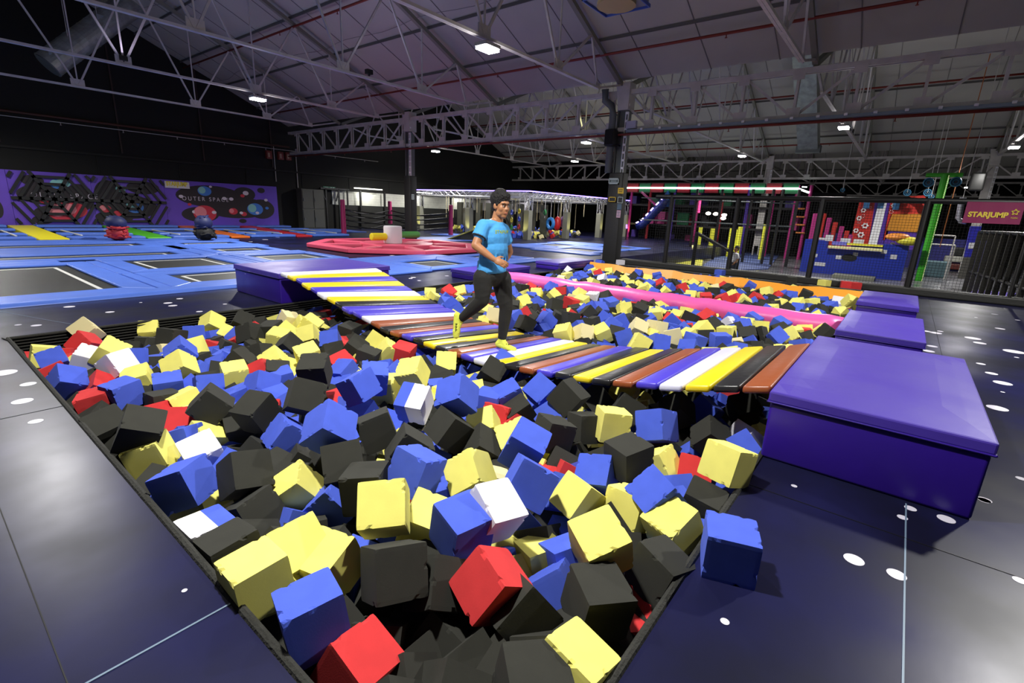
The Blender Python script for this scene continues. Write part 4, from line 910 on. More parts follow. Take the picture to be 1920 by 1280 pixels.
for a,b in((cor[0],cor[1]),(cor[1],cor[2]),(cor[0],cor[2])):
    for z in(.45,.72,.98,1.22):
        pts=[Vector((a.x+(b.x-a.x)*k/10,a.y+(b.y-a.y)*k/10,z-.22*math.sin(PI*k/10))) for k in range(11)]; g.tube(pts,.035,6)
g.build('ropes',BLKM,t,smooth=True)
# blue low court near the ring
walk(14.6,18.6,16.4,18.9,'blue mat in front of the ring right of the left column',z=.05);walk(14.0,16.5,23.4,26.4,'blue mat by the lockers at the foot of the wall',z=.05);walk(19,21,18.2,21,'blue mat under the rope rig, left part',z=.05)
# wedge ramp
a=on_z(838,450,.0);b=on_z(890,452,0);c=on_x(885,432,b.x)
t=thing('wedge_ramp','dark wedge ramp with a yellow edge left of the running man','ramp',a)
Ra=Vector((a.x,a.y,0));Rb=Vector((b.x,b.y,0));hh=max(.5,on_x(890,431,b.x).z)
MB().prism([Ra,Rb,Rb+Vector((0,0,hh))],Vector((1.2,1.0,0))).build('ramp_body',mat('ramp_dark',(48,50,46),.6),t);MB().beam(Ra+Vector((0,0,.03)),Rb+Vector((0,0,hh+.03)),.1,.05).build('ramp_edge',mat('ramp_yellow',(200,196,80),.5),t)
a2=on_z(958,448,0);b2=on_z(975,457,0)
# ================================================================ ROPE RIG
def box_truss(g,a,b,s=.28,hh=.3,step=.5,r=.022):
    a=Vector(a);b=Vector(b);d=(b-a);L=d.length;d/=L;up=Vector((0,0,1)) if abs(d.z)<.9 else Vector((1,0,0));x=up.cross(d).normalized();y=d.cross(x)
    C=[x*s/2+y*hh/2,x*s/2-y*hh/2,-x*s/2-y*hh/2,-x*s/2+y*hh/2]
    for c in C: g.cyl(a+c,b+c,r,n=5)
    n=max(1,int(L/step))
    for k in range(n):
        p=a+d*(L*k/n);q=a+d*(L*(k+1)/n)
        for i in range(4): g.cyl(p+C[i],q+C[(i+1)%4],r*.6,n=4,cap=False); g.cyl(q+C[i],q+C[(i+1)%4],r*.6,n=4,cap=False)
ALU=mat('rig_aluminium',(190,190,195),.35,metal=.5)
t=thing('rope_rig','silver box truss frame with violet light strip, hung with rings, behind the man','rig frame',(21.3,16,0))
ZR=2.36;g=MB();X1_,X2_,Y1_,Y2_=21.4,33.0,16.0,24.6
for y in(Y1_,18.0,19.2,20.6,22.4,Y2_): box_truss(g,(X1_,y,ZR),(X2_,y,ZR))
for x in(X1_,25.2,29.2,X2_): box_truss(g,(x,Y1_,ZR),(x,Y2_,ZR))
g.build('frame_truss',ALU,t)
PIL=mat('pillar_wrap',(60,60,50),.6); PILY=mat('pillar_grey',(120,120,108),.5)
spots=[(X1_,Y1_),(X1_,20.3),(X1_,Y2_),(25.2,Y1_),(25.2,Y2_),(29.2,Y1_),(X2_,Y1_),(X2_,Y2_),(29.2,Y2_)]
for x,y in spots:
    gl=MB();box_truss(gl,(x,y,1.5),(x,y,ZR-.15),.3,.3,.4);gl.build('rig_leg',ALU,t); MB().bb(x-.17,x+.17,y-.17,y+.17,0,1.55).build('leg_pad',PILY,t,bevel=.02)
g=MB().bb(X1_-.16,X1_-.14,Y1_-.16,Y2_+.16,ZR+.13,ZR+.18).bb(X1_-.16,X2_+.16,Y1_-.16,Y1_-.14,ZR+.13,ZR+.18)
g.build('light_strip',mat('strip_violet',(120,100,255),.5,emit=7),t)
# yellow spot lights on the pillars (small uplights on the floor)
for x,y in[(X1_-.45,Y1_+.1),(X1_-.4,20.2),(X1_-.4,Y2_-.1),(25.2,Y1_-.5),(29.2,Y1_-.5),(X2_-.1,Y1_-.5),(24.5,21),(27.5,20)]:
    l=bpy.data.lights.new('pillar_uplight',type='SPOT');l.energy=95;l.color=(1,.93,.3);l.spot_size=math.radians(80);l.spot_blend=.6;l.shadow_soft_size=.05
    o=bpy.data.objects.new('pillar_uplight',l);COL.objects.link(o);o.parent=t;o.location=Vector((x,y,.1))-ORG[t.name];o.rotation_euler=(PI,0,0)
# ropes and obstacles
g=MB();q=random.Random(4)
for k in range(40):
    x=q.uniform(22,32.5);y=q.uniform(16.6,24);g.cyl((x,y,q.choice((.4,.9,1.3))),(x,y,ZR-.1),.02,n=5)
g.build('hanging_ropes',mat('rope_pale',(170,160,130),.8),t)
g=MB()
for k in range(9): 
    y=16.8+k*.85; g.bb(23.9,24.1,y-.2,y+.2,.0,1.9)
g.build('net_post',PIL,t)
def rings(px,pyt,cols,label):
    b=on_x(px,pyt,22.3);t=thing('hanging_rings',label,'hanging rings',b,'obstacles hung in the rope rig');z=b.z
    MB().cyl((b.x,b.y,z),(b.x,b.y,ZR-.1),.014,n=5).build('rope',STEEL,t)
    for i,c in enumerate(cols):
        MB().torus((b.x,b.y,z-.12-i*.42),.13,.03,Vector((1,-.6,0)),20,6).build('ring',c,t); MB().cyl((b.x,b.y,z-.25-i*.42),(b.x,b.y,z-.4-i*.42),.012,n=5).build('link',STEEL,t)
rb,ry,rg,rr=mat('ring_blue',(50,80,210),.4),mat('ring_yellow',(220,200,50),.4),mat('ring_green',(50,150,80),.4),mat('ring_red',(200,40,40),.4)
rings(960,394,[rb,ry,rg],'chain of blue, yellow and green rings just right of the man\'s head')
rings(974,392,[ry,rb,rr],'chain of yellow, blue and red rings beside the rig corner leg')
rings(1022,394,[rg],'single green ring hanging above the blue wheel')
c=on_x(1032,419,24);t=thing('padded_ring','blue padded wheel hanging in the rope rig','hanging wheel',c);MB().torus(c,.27,.1,Vector((1,-.3,0)),28,10).build('tyre_cover',mat('wheel_blue',(44,120,190),.45),t,smooth=True);MB().cyl(c+Vector((0,0,.3)),(c.x,c.y,ZR),.015,n=5).build('rope',STEEL,t)
c=on_x(1045,419,25);t=thing('punch_bag','red punch bag hanging right of the blue wheel','hanging bag',c);MB().ell(c,(.22,.22,.42)).build('bag',mat('bag_red',(190,30,36),.4),t,smooth=True);MB().cyl(c+Vector((0,0,.4)),(c.x,c.y,ZR),.015,n=5).build('rope',STEEL,t)
c=on_x(1056,416,26);t=thing('punch_bag','purple punch bag hanging right of the red one','hanging bag',c);MB().ell(c,(.2,.2,.36)).build('bag',mat('bag_purple',(100,50,120),.4),t,smooth=True);MB().cyl(c+Vector((0,0,.35)),(c.x,c.y,ZR),.015,n=5).build('rope',STEEL,t)
# small foam heap under the rig
g=MB();q=random.Random(9);o_x=22.8
for k in range(230):
    x=q.uniform(22.2,28);y=q.uniform(16.4,23);z=q.uniform(.08,.36);qq=Quaternion([q.gauss(0,1) for _ in range(4)]).normalized();g.add([Vector((x,y,z))+qq@v*1.1 for v in CV],CF,q.choices((0,1,2,3,4),(3,4,6,2,2))[0])
o=g.build('foam_heap',[FO['k'],FO['b'],FO['y'],FO['r'],FO['c']]);o['kind']='stuff';tag(o,'distant heap of small foam cubes under the rope rig','foam cubes')
# ================================================================ LOCKERS, SIGNS ON THE WALL
a=on_y(560,352,26.8);b=on_y(602,352,26.8);t=thing('locker_cabinet','tall dark grey locker cabinet against the wall right of the space panel','locker',(a.x,26.8,0))
LK=mat('locker_grey',(74,74,66),.5);MB().bb(a.x,b.x,26.55,27.1,0,2.2).build('cabinet_body',LK,t,bevel=.02)
for k in range(2):
    for z in(.1,1.15):
        x0=a.x+(b.x-a.x)*k/2;d=MB().bb(x0+.03,x0+(b.x-a.x)/2-.03,26.52,26.55,z,z+.98).build('locker_door',LK,t,bevel=.005);MB().bb(x0+.08,x0+.12,26.49,26.52,z+.4,z+.55).build('handle',STEELD,d)
a=on_y(602,353,27.0)
t=thing('door_frame','black steel door frame with cross brace between the lockers and the ring','door frame',(a.x,26.9,0));g=MB()
for px in(612,636,652): x=on_y(px,380,26.9).x;g.bb(x-.04,x+.04,26.86,26.94,0,2.3)
x=on_y(602,380,26.9).x;x2=on_y(655,380,26.9).x;g.bb(x,x2,26.86,26.94,2.25,2.35);g.beam((x,26.88,2.2),(on_y(612,380,26.9).x,26.88,1.6),.06);g.beam((on_y(636,380,26.9).x,26.88,2.2),(on_y(630,380,26.9).x,26.88,1.6),.06)
g.build('frame_bars',BLKM,t)
a=on_y(606,349,26.95);b=on_y(629,355,26.95);t=thing('exit_sign','small green exit sign with white figures on the black wall','exit sign',(a.x,26.95,b.z));MB().bb(a.x,b.x,26.95,26.98,b.z,a.z).build('sign_plate',mat('exit_green',(26,92,66),.5,emit=.15),t);text('lettering','EXIT',(a.z-b.z)*.8,(a.x+.1,26.945,b.z+.03),(1,0,0),(0,0,1),SW,t,.002);
g=MB()
for k in(.65,.85): x=a.x+(b.x-a.x)*k;g.bb(x-.05,x+.05,26.945,26.95,b.z+.03,a.z-.03)
g.build('pictograms',SW,t)
for i,(px,py) in enumerate([(505,290),(527,292),(541,293)]):
    c=on_y(px,py,27.0);t=thing('fire_sign','small red and white fire sign on black wall, '+['leftmost of three','middle of three','rightmost of three'][i],'sign',c,'fire signs above the space panel')
    MB().bb(c.x-.14,c.x+.14,26.98,27.15,c.z-.2,c.z+.2).build('sign_plate',mat('fire_red',(120,48,40),.5),t);MB().bb(c.x-.08,c.x+.02,26.97,26.98,c.z-.12,c.z+.1).build('pictogram',mat('fire_pale',(170,140,120),.5),t)
g=MB()
for px,p0,p1 in((514,270,340),(556,285,352)): v=on_y(px,p0,27);w_=on_y(px+2,p1,27);tag(MB().cyl((v.x,27.1,v.z),(v.x,27.1,w_.z),.02,n=6).build('conduit',STEEL),'thin vertical pale conduit on the black wall, '+('left' if px<530 else 'right')+' of the fire signs','conduit')

for i,x in enumerate((18.5,20.3,23.5,26.2,29)): tag(MB().bb(x-.05,x+.05,26.7,26.8,0,2.3).build('wall_post',BLKM),'slim black post in front of the pale wall strip, '+ORD[i]+' from left','post','posts before the pale wall strip')
for i in range(5):  # strip fixtures added to brighten the pale band of wall
    x=19+i*4.2;t=thing('added_wall_light','added strip light brightening the pale wall strip, '+ORD[i]+' from left','lamp',(x,26.6,2.42),'added lights over the pale wall strip');MB().bb(x-.03,x+.03,26.6,27.08,2.44,2.5).build('bracket',BLKM,t);MB().bb(x-1,x+1,26.55,26.65,2.4,2.46).build('added_tube',mat('added_tube_glow',(255,255,240),.5,emit=3),t)
    l=bpy.data.lights.new('added_wall_spot',type='SPOT');l.energy=70 if i<3 else 25;l.spot_size=math.radians(150);l.color=(1,1,.92) if i<3 else (.8,.7,1);l.shadow_soft_size=.3;o=bpy.data.objects.new('added_wall_spot',l);COL.objects.link(o);o.parent=t;o.location=(0,-.1,-.1);o.rotation_euler=(.5,0,0)
tag(MB().bb(17.4,38,26.87,26.95,0,1.42).build('dark_screen',mat('screen_dark',(34,34,32),.9)),'dark fabric screen along the foot of the wall behind the ring','screen')
# ================================================================ NET FENCE
XN=14.5
def ny(px,py): return on_x(px,py,XN).y
t=thing('net_fence','black safety net fence on padded posts behind the foam pit','fence',(XN,2,0))
for pb,pt in((1242,1256),(1362,1376),(1514,1538),(1704,1744)):
    yb=on_x(pb,525,XN).y; MB().cyl((XN,yb,0),(XN,yb,2.1),.065,n=12).build('fence_post',BLKM,t)
MB().cyl((XN,-1.9,0),(XN,-1.9,3.6),.03,n=10).build('fence_post',BLKM,t)
MB().cyl((XN,6.1,2.08),(XN,-6,2.08),.06,n=12).build('top_rail',BLKM,t)
MB().bb(XN-.16,XN+.16,-6,7.05,0,.17).build('base_pad',BLK,t,bevel=.03)
MB().bb(XN-.14,XN+.2,7.1,7.12,0,.05).bb(13.62,13.9,PY0,PY1,.0,.05).build('edge_strip',LIP,t)
g=MB()
y=-6
while y<6.0: g.cyl((XN,y,.17),(XN,y,2.03),.0035,n=3,cap=False); y+=.06
z=.22
while z<2.0: g.cyl((XN,-6,z),(XN,6,z),.0035,n=3,cap=False); z+=.06
g.build('safety_net',BLKM,t)
a=on_x(1814,378,XN-.05);b=on_x(1911,421,XN-.05)
t=thing('hanging_banner','magenta banner with yellow star lettering on the net fence, far right','banner',(XN-.05,b.y,b.z))
bm_=MB();N=12
vs=[];
for k in range(N+1):
    y=a.y+(b.y-a.y)*k/N; o=.006*math.sin(k*1.3); vs+=[(XN-.08+o,y,b.z),(XN-.08+o*.3,y,a.z),(XN-.075+o,y,b.z),(XN-.075+o*.3,y,a.z)]
bm_.add(vs,[(4*k,4*k+1,4*k+5,4*k+4) for k in range(N)]+[(4*k+2,4*k+6,4*k+7,4*k+3) for k in range(N)]).build('banner_cloth',mat('banner_magenta',(128,8,74),.6),t)
YT=mat('banner_yellow',(222,196,52),.5); W_=a.y-b.y
tx=text('lettering','STARJUMP',.14,(XN-.09,a.y-W_*.07,b.z+.13),(0,-1,0),(0,0,1),YT,t,.002,bold=.006)
ys_=[v.co.y for v in tx.data.vertices];k=(W_*.7)/(max(ys_)-min(ys_));mx=max(ys_)
for v in tx.data.vertices: v.co.y=mx-(mx-v.co.y)*k
cyy,czz=a.y-W_*.87,b.z+.24
P=[]
for i in range(10):
    r=.065 if i%2==0 else .028; an=PI/2+i*PI/5; P.append(Vector((XN-.092,cyy-r*math.cos(an),czz+r*math.sin(an))))
g=MB()
for A,B in zip(P,P[1:]+P[:1]): g.beam(A,B,.014,.008,up=(1,0,0))
g.build('star_outline',YT,t); text('lettering','PARK',.045,(XN-.09,a.y-W_*.82,b.z+.11),(0,-1,0),(0,0,1),YT,t,.001)
# ================================================================ LOWER HALL
FZ=-.6
def low(px,py,z=FZ): return on_z(px,py,z)
def mats_poly(pts,h,m,name,label,cat,grp=None):
    return tag(MB().prism([low(x,y)+Vector((0,0,.005)) for x,y in pts],(0,0,h)).build(name,m),label,cat,grp)
BG=mat('carpet_bluegrey',(62,78,130),.7,var=.2,vscale=2);GM=mat('mat_green',(24,96,52),.5);YM=mat('mat_yellow',(200,196,46),.6)
mats_poly([(1318,498),(1345,480),(1470,467),(1440,505),(1330,508)],.03,BG,'play_carpet','blue grey play carpet beyond the net, around the child','carpet')
mats_poly([(1258,496),(1290,487),(1318,489),(1316,500)],.05,YM,'landing_mat','yellow landing mat beyond the net, right of second fence post','mat')
mats_poly([(1162,455),(1290,463),(1320,466),(1320,471),(1162,460)],.06,GM,'green_kerb_mat','long green mat strip beyond the padded column','mat')
mats_poly([(1200,451),(1300,457),(1300,460),(1200,453)],.06,mat('mat_rose',(150,36,60),.5),'red_kerb_mat','dark red mat strip behind the long green one','mat')
# glossy dark deck with coloured reflections is the floor itself
t=thing('hand_rail','black padded handrail sloping down beyond the net, left of the child','handrail',low(1305,500))
g=MB();A=on_x(1307,437,18);B=on_x(1385,480,20.5);g.cyl(A,(A.x,A.y,FZ),.07,n=10);g.cyl(A,B,.06,n=10);g.cyl(B,(B.x,B.y,FZ),.06,n=10);g.build('rail_bars',BLKM,t)
t=thing('court_fence','black net fence posts of the play area behind the child','fence',(27,7,FZ),None)
g=MB()
FX=27
fp=[(1293,350,470),(1340,350,460),(1392,380,485),(1432,380,468),(1450,380,465),(1480,380,460)]
for px,pt,pb in fp:
    b=on_x(px,pb,FX);g.cyl((FX,b.y,FZ),(FX,b.y,3.0),.07,n=8)
g.build('fence_post',BLKM,t)
g=MB();ya,yb=on_x(1200,400,FX).y,on_x(1488,400,FX).y
for z,dz in((2.5,-.5),(1.3,0)): g.cyl((FX,ya,z),(FX,yb,z+dz*.3),.035,n=6)
g.build('fence_rail',STEELD,t)
g=MB();y=yb
while y<ya: g.cyl((FX,y,FZ),(FX,y,2.4),.005,n=3,cap=False);y+=.14
z=FZ
while z<2.4: g.cyl((FX,ya,z),(FX,yb,z),.005,n=3,cap=False);z+=.14
g.build('fence_net',BLKM,t)
# ---------------- soft play structure
XP=33
t=thing('soft_play_frame','multi storey soft play structure with white light strip behind the net','play structure',(XP,9,FZ))
def py_(px,py,X=XP): v=on_x(px,py,X);return v.y,v.z
PR=mat('play_red',(150,26,40),.5);PM=mat('play_magenta',(160,34,110),.5);PG=mat('play_green',(24,110,66),.5);PV=mat('play_violet',(66,40,140),.5);DK=mat('play_net_dark',(26,24,26),.8)
yL,zT=py_(1174,352);yR,_=py_(1497,355)
g=MB().bb(XP-.06,XP,yR,yL,zT-.05,zT+.05)
y2,z2=py_(1517,361);g.beam((XP-.03,yR,zT),(XP-.03,y2,z2),.1)
g.build('light_strip',mat('strip_white',(235,255,245),.5,emit=6),t)
cols_=[PG,PR]
for k in range(12):
    y=yR+(yL-yR)*k/12; MB().bb(XP,XP+.2,y,y+(yL-yR)/12-.1,zT-.28,zT+.3).build('fascia_panel',cols_[k%2],t)
for i,px in enumerate((1180,1215,1260,1305,1350,1398,1445,1487,1512)):
    y,_=py_(px,400);MB().cyl((XP+.1,y,FZ),(XP+.1,y,zT+.2),.09,n=8).build('frame_post',[PM,PR,PV][i%3] if px not in(1487,1512) else PM,t)
for z in(.9,2.2): MB().bb(XP+.2,XP+4,yR,yL,z,z+.12).build('deck_level',DK,t)
MB().bb(XP+4,XP+4.1,yR-2,yL,FZ,zT).build('back_net',DK,t)
q=random.Random(8)
for k in range(26):
    y=q.uniform(yR,yL);z=q.choice((-.4,1.0,2.35));mm=q.choice([PR,PM,PV,PG,PV,DK]);s=q.uniform(.3,.9);MB().bb(XP+.6+q.random()*2,XP+1.0+q.random()*2,y,y+s,z,z+q.uniform(.4,1)).build('play_panel',mm,t)
g=MB()
for i in range(5):
    a,z=py_(1492,376+i*15);b,_=py_(1509,377+i*15);g.cyl((XP-.05,a,z),(XP-.05,b,z),.05,n=6)
g.build('ladder_rungs',mat('rung_orange',(190,110,50),.5),t)
# diagonal magenta brace
a=on_x(1203,360,XP-.3);b=on_x(1231,385,XP-.3);MB().beam(a,b,.25,.1).build('play_brace',PM,t)
# slide
t2=thing('slide','dark blue slide with a curved line of violet lights, right of the padded column','slide',(XP-1,13,FZ))
pts=[on_x(x,y,XP-.6) for x,y in((1192,421),(1201,417),(1210,408),(1219,399),(1229,388),(1240,378),(1245,368))]
MB().tube([p+Vector((.3,0,-.15)) for p in pts],.28,10).build('slide_tube',mat('slide_blue',(24,40,110),.4),t2,smooth=True)
g=MB()
for a,b in zip(pts,pts[1:]): g.cyl(a+(b-a)*.1+Vector((-.05,0,.1)),a+(b-a)*.6+Vector((-.05,0,.1)),.045,n=6)
g.build('slide_lights',mat('lights_violet',(200,180,255),.5,emit=6),t2)
a,b,c=[on_x(x,y,XP-.2) for x,y in((1228,385),(1252,357),(1254,388))];MB().prism([a,b,c],(.5,0,0)).build('slide_hood',mat('hood_blue',(24,84,150),.5),t2)
# yellow lit pillars and small lights in the play area
for i,(px,pt,pb) in enumerate([(1314,426,446),(1337,428,446),(1373,428,450),(1381,430,450),(1389,425,444),(1437,420,440)]):
    a=on_x(px,pt,30);b=on_x(px,pb,30);t=thing('padded_pillar','yellow lit padded pillar in the play area, '+ORD[i]+' from the left','pillar',(30,a.y,FZ),'yellow lit pillars behind the net');MB().cyl((30,a.y,FZ),(30,a.y,a.z),.13,n=10).build('pillar_pad',mat('pillar_yellow',(190,190,50),.6),t)
    if i%2==0:
        l=bpy.data.lights.new('pillar_lamp',type='POINT');l.energy=7;l.color=(1,1,.3);l.shadow_soft_size=.1;o=bpy.data.objects.new('pillar_lamp',l);COL.objects.link(o);o.parent=t;o.location=(-.8,0,.8)
a,b=on_x(1313,375,30),on_x(1310,399,30);tag(MB().cyl((30,a.y,a.z),(30,b.y,b.z),.06,n=8).cyl((30,a.y,a.z),(30,a.y,roofz(30)),.01,n=5,mi=1).build('light_tube',[mat('tube_pink',(240,60,120),.5,emit=3),BLKM]),'short pink light tube hanging in the play structure','light tube')
a,b=on_x(1175,421,30),on_x(1175,428,30);tag(MB().cyl((30,a.y,a.z),(30,b.y,b.z),.05,n=8).cyl((30,b.y,b.z),(30,b.y,0),.03,n=5,mi=1).build('light_tube',[mat('tube_violet',(150,90,255),.5,emit=5),BLKM]),'short violet light tube just right of the padded column','light tube')
for i,(px,py) in enumerate([(1328,400),(1342,401),(1358,403),(1356,409)]):
    c=on_x(px,py,31);tag(MB().ell(c,(.1,.16,.1)).build('ceiling_spot',mat('spot_warm',(255,250,235),.5,emit=5)),'small warm spot in the play structure, '+ORD[i]+' from the left','lamp','small warm spots in the play structure')
# ---------------- toy brick castle
XC=25.2;t=thing('brick_castle','big blue toy brick castle with white and yellow bricks behind the net','toy brick castle',(XC,1.7,FZ))
BB=mat('brick_blue',(22,44,150),.4);BW=mat('brick_white',(190,190,195),.5);BY=mat('brick_yellow',(214,206,60),.5);BLi=mat('brick_lilac',(100,100,190),.5)
yl,zt=py_(1520,449,XC);yr,zb_=py_(1676,525,XC);zt2=py_(1524,470,XC)[1]
ym1=py_(1550,460,XC)[0];ym2=py_(1655,460,XC)[0];zmid=py_(1600,468,XC)[1]
wall_=MB().bb(XC,XC+.25,yl,yr,FZ,zmid-.02);wall_.bb(XC,XC+.25,yl,ym1,zmid-.02,zt).bb(XC,XC+.25,ym2,yr,zmid-.02,zt)
wall_.bb(XC,XC+1.9,yr-.0,yr-.22,FZ,zt).bb(XC,XC+1.9,yl,yl+.2,FZ,zt)
wall_.build('castle_wall',BB,t)
g=('white_brick',BW)
def br(px0,py0,px1,py1,gg,d=.02):
    a=on_x(px0,py0,XC);b=on_x(px1,py1,XC);MB().bb(XC-d,XC,a.y,b.y,b.z,a.z).build(gg[0],gg[1],t)
for r in((1528,491,1547,499),(1568,478,1577,486),(1526,475,1532,482),(1600,473,1608,480),(1653,468,1662,476),(1670,477,1681,486),(1549,440,1561,452),(1577,446,1594,456),(1601,448,1619,457),(1533,445,1547,450),(1670,454,1678,458)): br(*r,g)
q=random.Random(2)
for k in range(34):
    x=XC+.05+q.random()*1.7;z=FZ+q.random()*(zt-FZ-.15);MB().bb(x,x+q.uniform(.08,.3),yr-.235,yr-.22,z,z+.09).build('white_brick',BW,t)
br(1588,455,1655,463,('yellow_brick',BY),.1);br(1561,452,1588,460,('lilac_brick',BLi),.1)
g=MB();a=on_x(1554,460,XC-.1);b=on_x(1654,474,XC-.1);g.box((XC-.15,(a.y+b.y)/2,(a.z+b.z)/2+.03),(.3,abs(a.y-b.y),.1));g.build('counter_board',mat('board_cream',(226,220,160),.4),t)
g=MB();c=on_x(1592,483,XC);g.disc((XC-.02,c.y,c.z),.28,.14,Vector((0,1,0)),Vector((0,0,1)),20);g.build('oval_hole',GAP,t)
g=MB();a=on_x(1683,444,XC);g.ell((XC-.1,a.y,a.z),(.3,.4,.16));g.build('roof_cushion',mat('cushion_orange',(226,140,60),.5),t,smooth=True)
g=MB();a=on_x(1704,452,XC);g.ell((XC-.1,a.y,a.z),(.3,.42,.17));g.build('roof_cushion',BY,t,smooth=True)
tag(MB().bb(XC-1.6,XC-.6,yl-1.2,yr+.6,FZ,FZ+.12).build('kerb_step',mat('kerb_grey',(110,112,100),.7)),'low grey step in front of the blue toy brick castle','step')
# red and violet climbing wall
XW=31
def quadp(pts,X,m,th=.15,name='p',parent=None,mi=0): return MB().prism([on_x(x,y,X) for x,y in pts],(th,0,0)).build(name,m,parent)
t=thing('climbing_wall','red climbing wall with violet ladder strip and orange block field, behind castle','climbing wall',(XW,1,FZ))
CR=mat('wall_red',(176,34,24),.5);CV_=mat('wall_violet',(70,34,140),.5);CO=mat('wall_orange',(176,116,24),.5,bump=.4,bscale=6)
quadp([(1612,376),(1641,376),(1628,460),(1592,460)],XW,CR,.2,'red_panel',t)
quadp([(1641,376),(1670,376),(1655,460),(1628,460)],XW,CV_,.2,'violet_panel',t)
quadp([(1670,376),(1744,376),(1740,402),(1672,402),(1662,450),(1655,450)],XW,CR,.2,'red_panel',t)
quadp([(1673,401),(1738,401),(1732,436),(1662,432)],XW-.05,CO,.2,'orange_block',t)
quadp([(1662,432),(1732,436),(1722,470),(1655,466)],XW,CV_,.2,'violet_panel',t)
quadp([(1704,368),(1733,366),(1742,380),(1738,398),(1728,380)],XW-.3,CR,.2,'red_hood',t)
g=MB()
for k in range(24):
    u=k/23;py=382+u*76;xc=1655-u*19;a=on_x(xc-8,py,XW-.02);b=on_x(xc+8,py,XW-.02);g.bb(XW-.06,XW,a.y,b.y,a.z-.045,a.z+.045)
g.build('white_rung',WHITE,t)
g=MB()
for px,py,r in((1619,394,4),(1611,409,4),(1618,405,3),(1611,416,2.5),(1622,423,5),(1614,440,5),(1605,432,4),(1625,383,4),(1676,385,4),(1671,397,3),(1632,389,2)):
    c=on_x(px,py,XW-.03);r_=abs(on_x(px,py+r,XW-.03).z-c.z)
    if r>3.5: g.torus((XW-.03,c.y,c.z),r_*.7,r_*.25,Vector((1,0,0)),12,5)
    for k in range(6): an=k*PI/3;g.box((XW-.03,c.y+r_*math.cos(an),c.z+r_*math.sin(an)),(.04,r_*.35,r_*.35))
g.build('white_figure',WHITE,t)
g=MB();a=on_x(1625,383,XW-.05);b=on_x(1652,383,XW-.05)
for c in(a,b,on_x(1681,385,XW-.05)): g.box((XW-.05,c.y,c.z),(.06,.25,.4))
g.build('blue_figure',mat('figure_blue',(60,110,160),.5),t)
# stepped pillars
for i,(px,pt,pb,w_,c) in enumerate([(1526,400,450,9,PM),(1542,400,447,8,CR),(1552,408,447,8,PM),(1563,416,448,8,CR),(1575,424,452,8,PM),(1585,432,450,8,CR),(1592,440,450,7,PM)]):
    a=on_x(px,pt,29.5);b=on_x(px+w_,pt,29.5);t=thing('stepping_post',('magenta' if c is PM else 'red')+' stepping post, '+ORD[i]+' and '+('tallest' if i<2 else 'lower')+' in the row left of climbing wall','stepping post',(29.5,a.y,FZ),'stepped posts left of the climbing wall');MB().bb(29.3,29.7,a.y,b.y,FZ,a.z).build('post_pad',c,t,bevel=.03)
tag(MB().bb(34,34.1,on_x(1530,440,34).y,on_x(1860,440,34).y,FZ,1.0).build('blue_partition',mat('partition_blue',(36,36,110),.7)),'dark blue padded partition behind the castle and stepping posts','partition')
# green pole with fans
XG=26;yb=on_x(1722,526,XG).y;tp=on_x(1768,327,XG)
t=thing('sprung_pole','bright green T shaped pole with blue discs on its arm, right background','pole',(XG,yb,FZ))
GR=mat('pole_green',(60,170,36),.45)
MB().cyl((XG,yb,FZ),(XG,yb,tp.z),.13,n=14).build('pole_tube',GR,t);a=on_x(1736,328,XG);b=on_x(1806,327,XG);MB().cyl((XG,a.y,tp.z-.02),(XG,b.y,tp.z-.02),.08,n=10).build('cross_arm',GR,t)
DB=mat('disc_blue',(40,104,140),.4);DN=mat('disc_dark',(14,28,44),.5)
def disc(px,py,r,X,parent):
    c=on_x(px,py,X);R_=abs(on_x(px,py+r,X).z-c.z);d=MB().torus((X,c.y,c.z),R_*.85,R_*.15,Vector((1,.2,0)),22,6).torus((X,c.y,c.z),R_*.45,R_*.08,Vector((1,.2,0)),18,6).build('disc_ring',DB,parent)
    MB().cyl((X+.02,c.y,c.z),(X+.12,c.y,c.z),R_*.8,n=22).build('disc_core',DN,d)
disc(1741,342,9,XG-.1,t);disc(1792,341,9.5,XG-.1,t)
for i,(px,py,r) in enumerate([(1701,361,6.5),(1739,361,7),(1746,369,5),(1580,356,4)]):
    c=on_x(px,py,30);t=thing('target_disc','blue ringed disc '+['left of the green pole group','in the middle below the crossbar','lowest beside the green pole','far off alone under the third girder'][i],'disc',c,'blue ringed discs in the right background');disc(px,py,r,30,t);MB().cyl((30,c.y,c.z),(30,c.y,roofz(30)),.012,n=5).build('hanging_wire',STEEL,t)
g=MB()
for k in range(60):
    u=k/60;z=FZ+(tp.z-FZ)*u;g.box((XG-.10,yb-.10,z),(.02,.02,.05))
g.build('pole_lights',mat('lights_warm',(255,240,200),.5,emit=.5),bpy.data.objects['sprung_pole'])
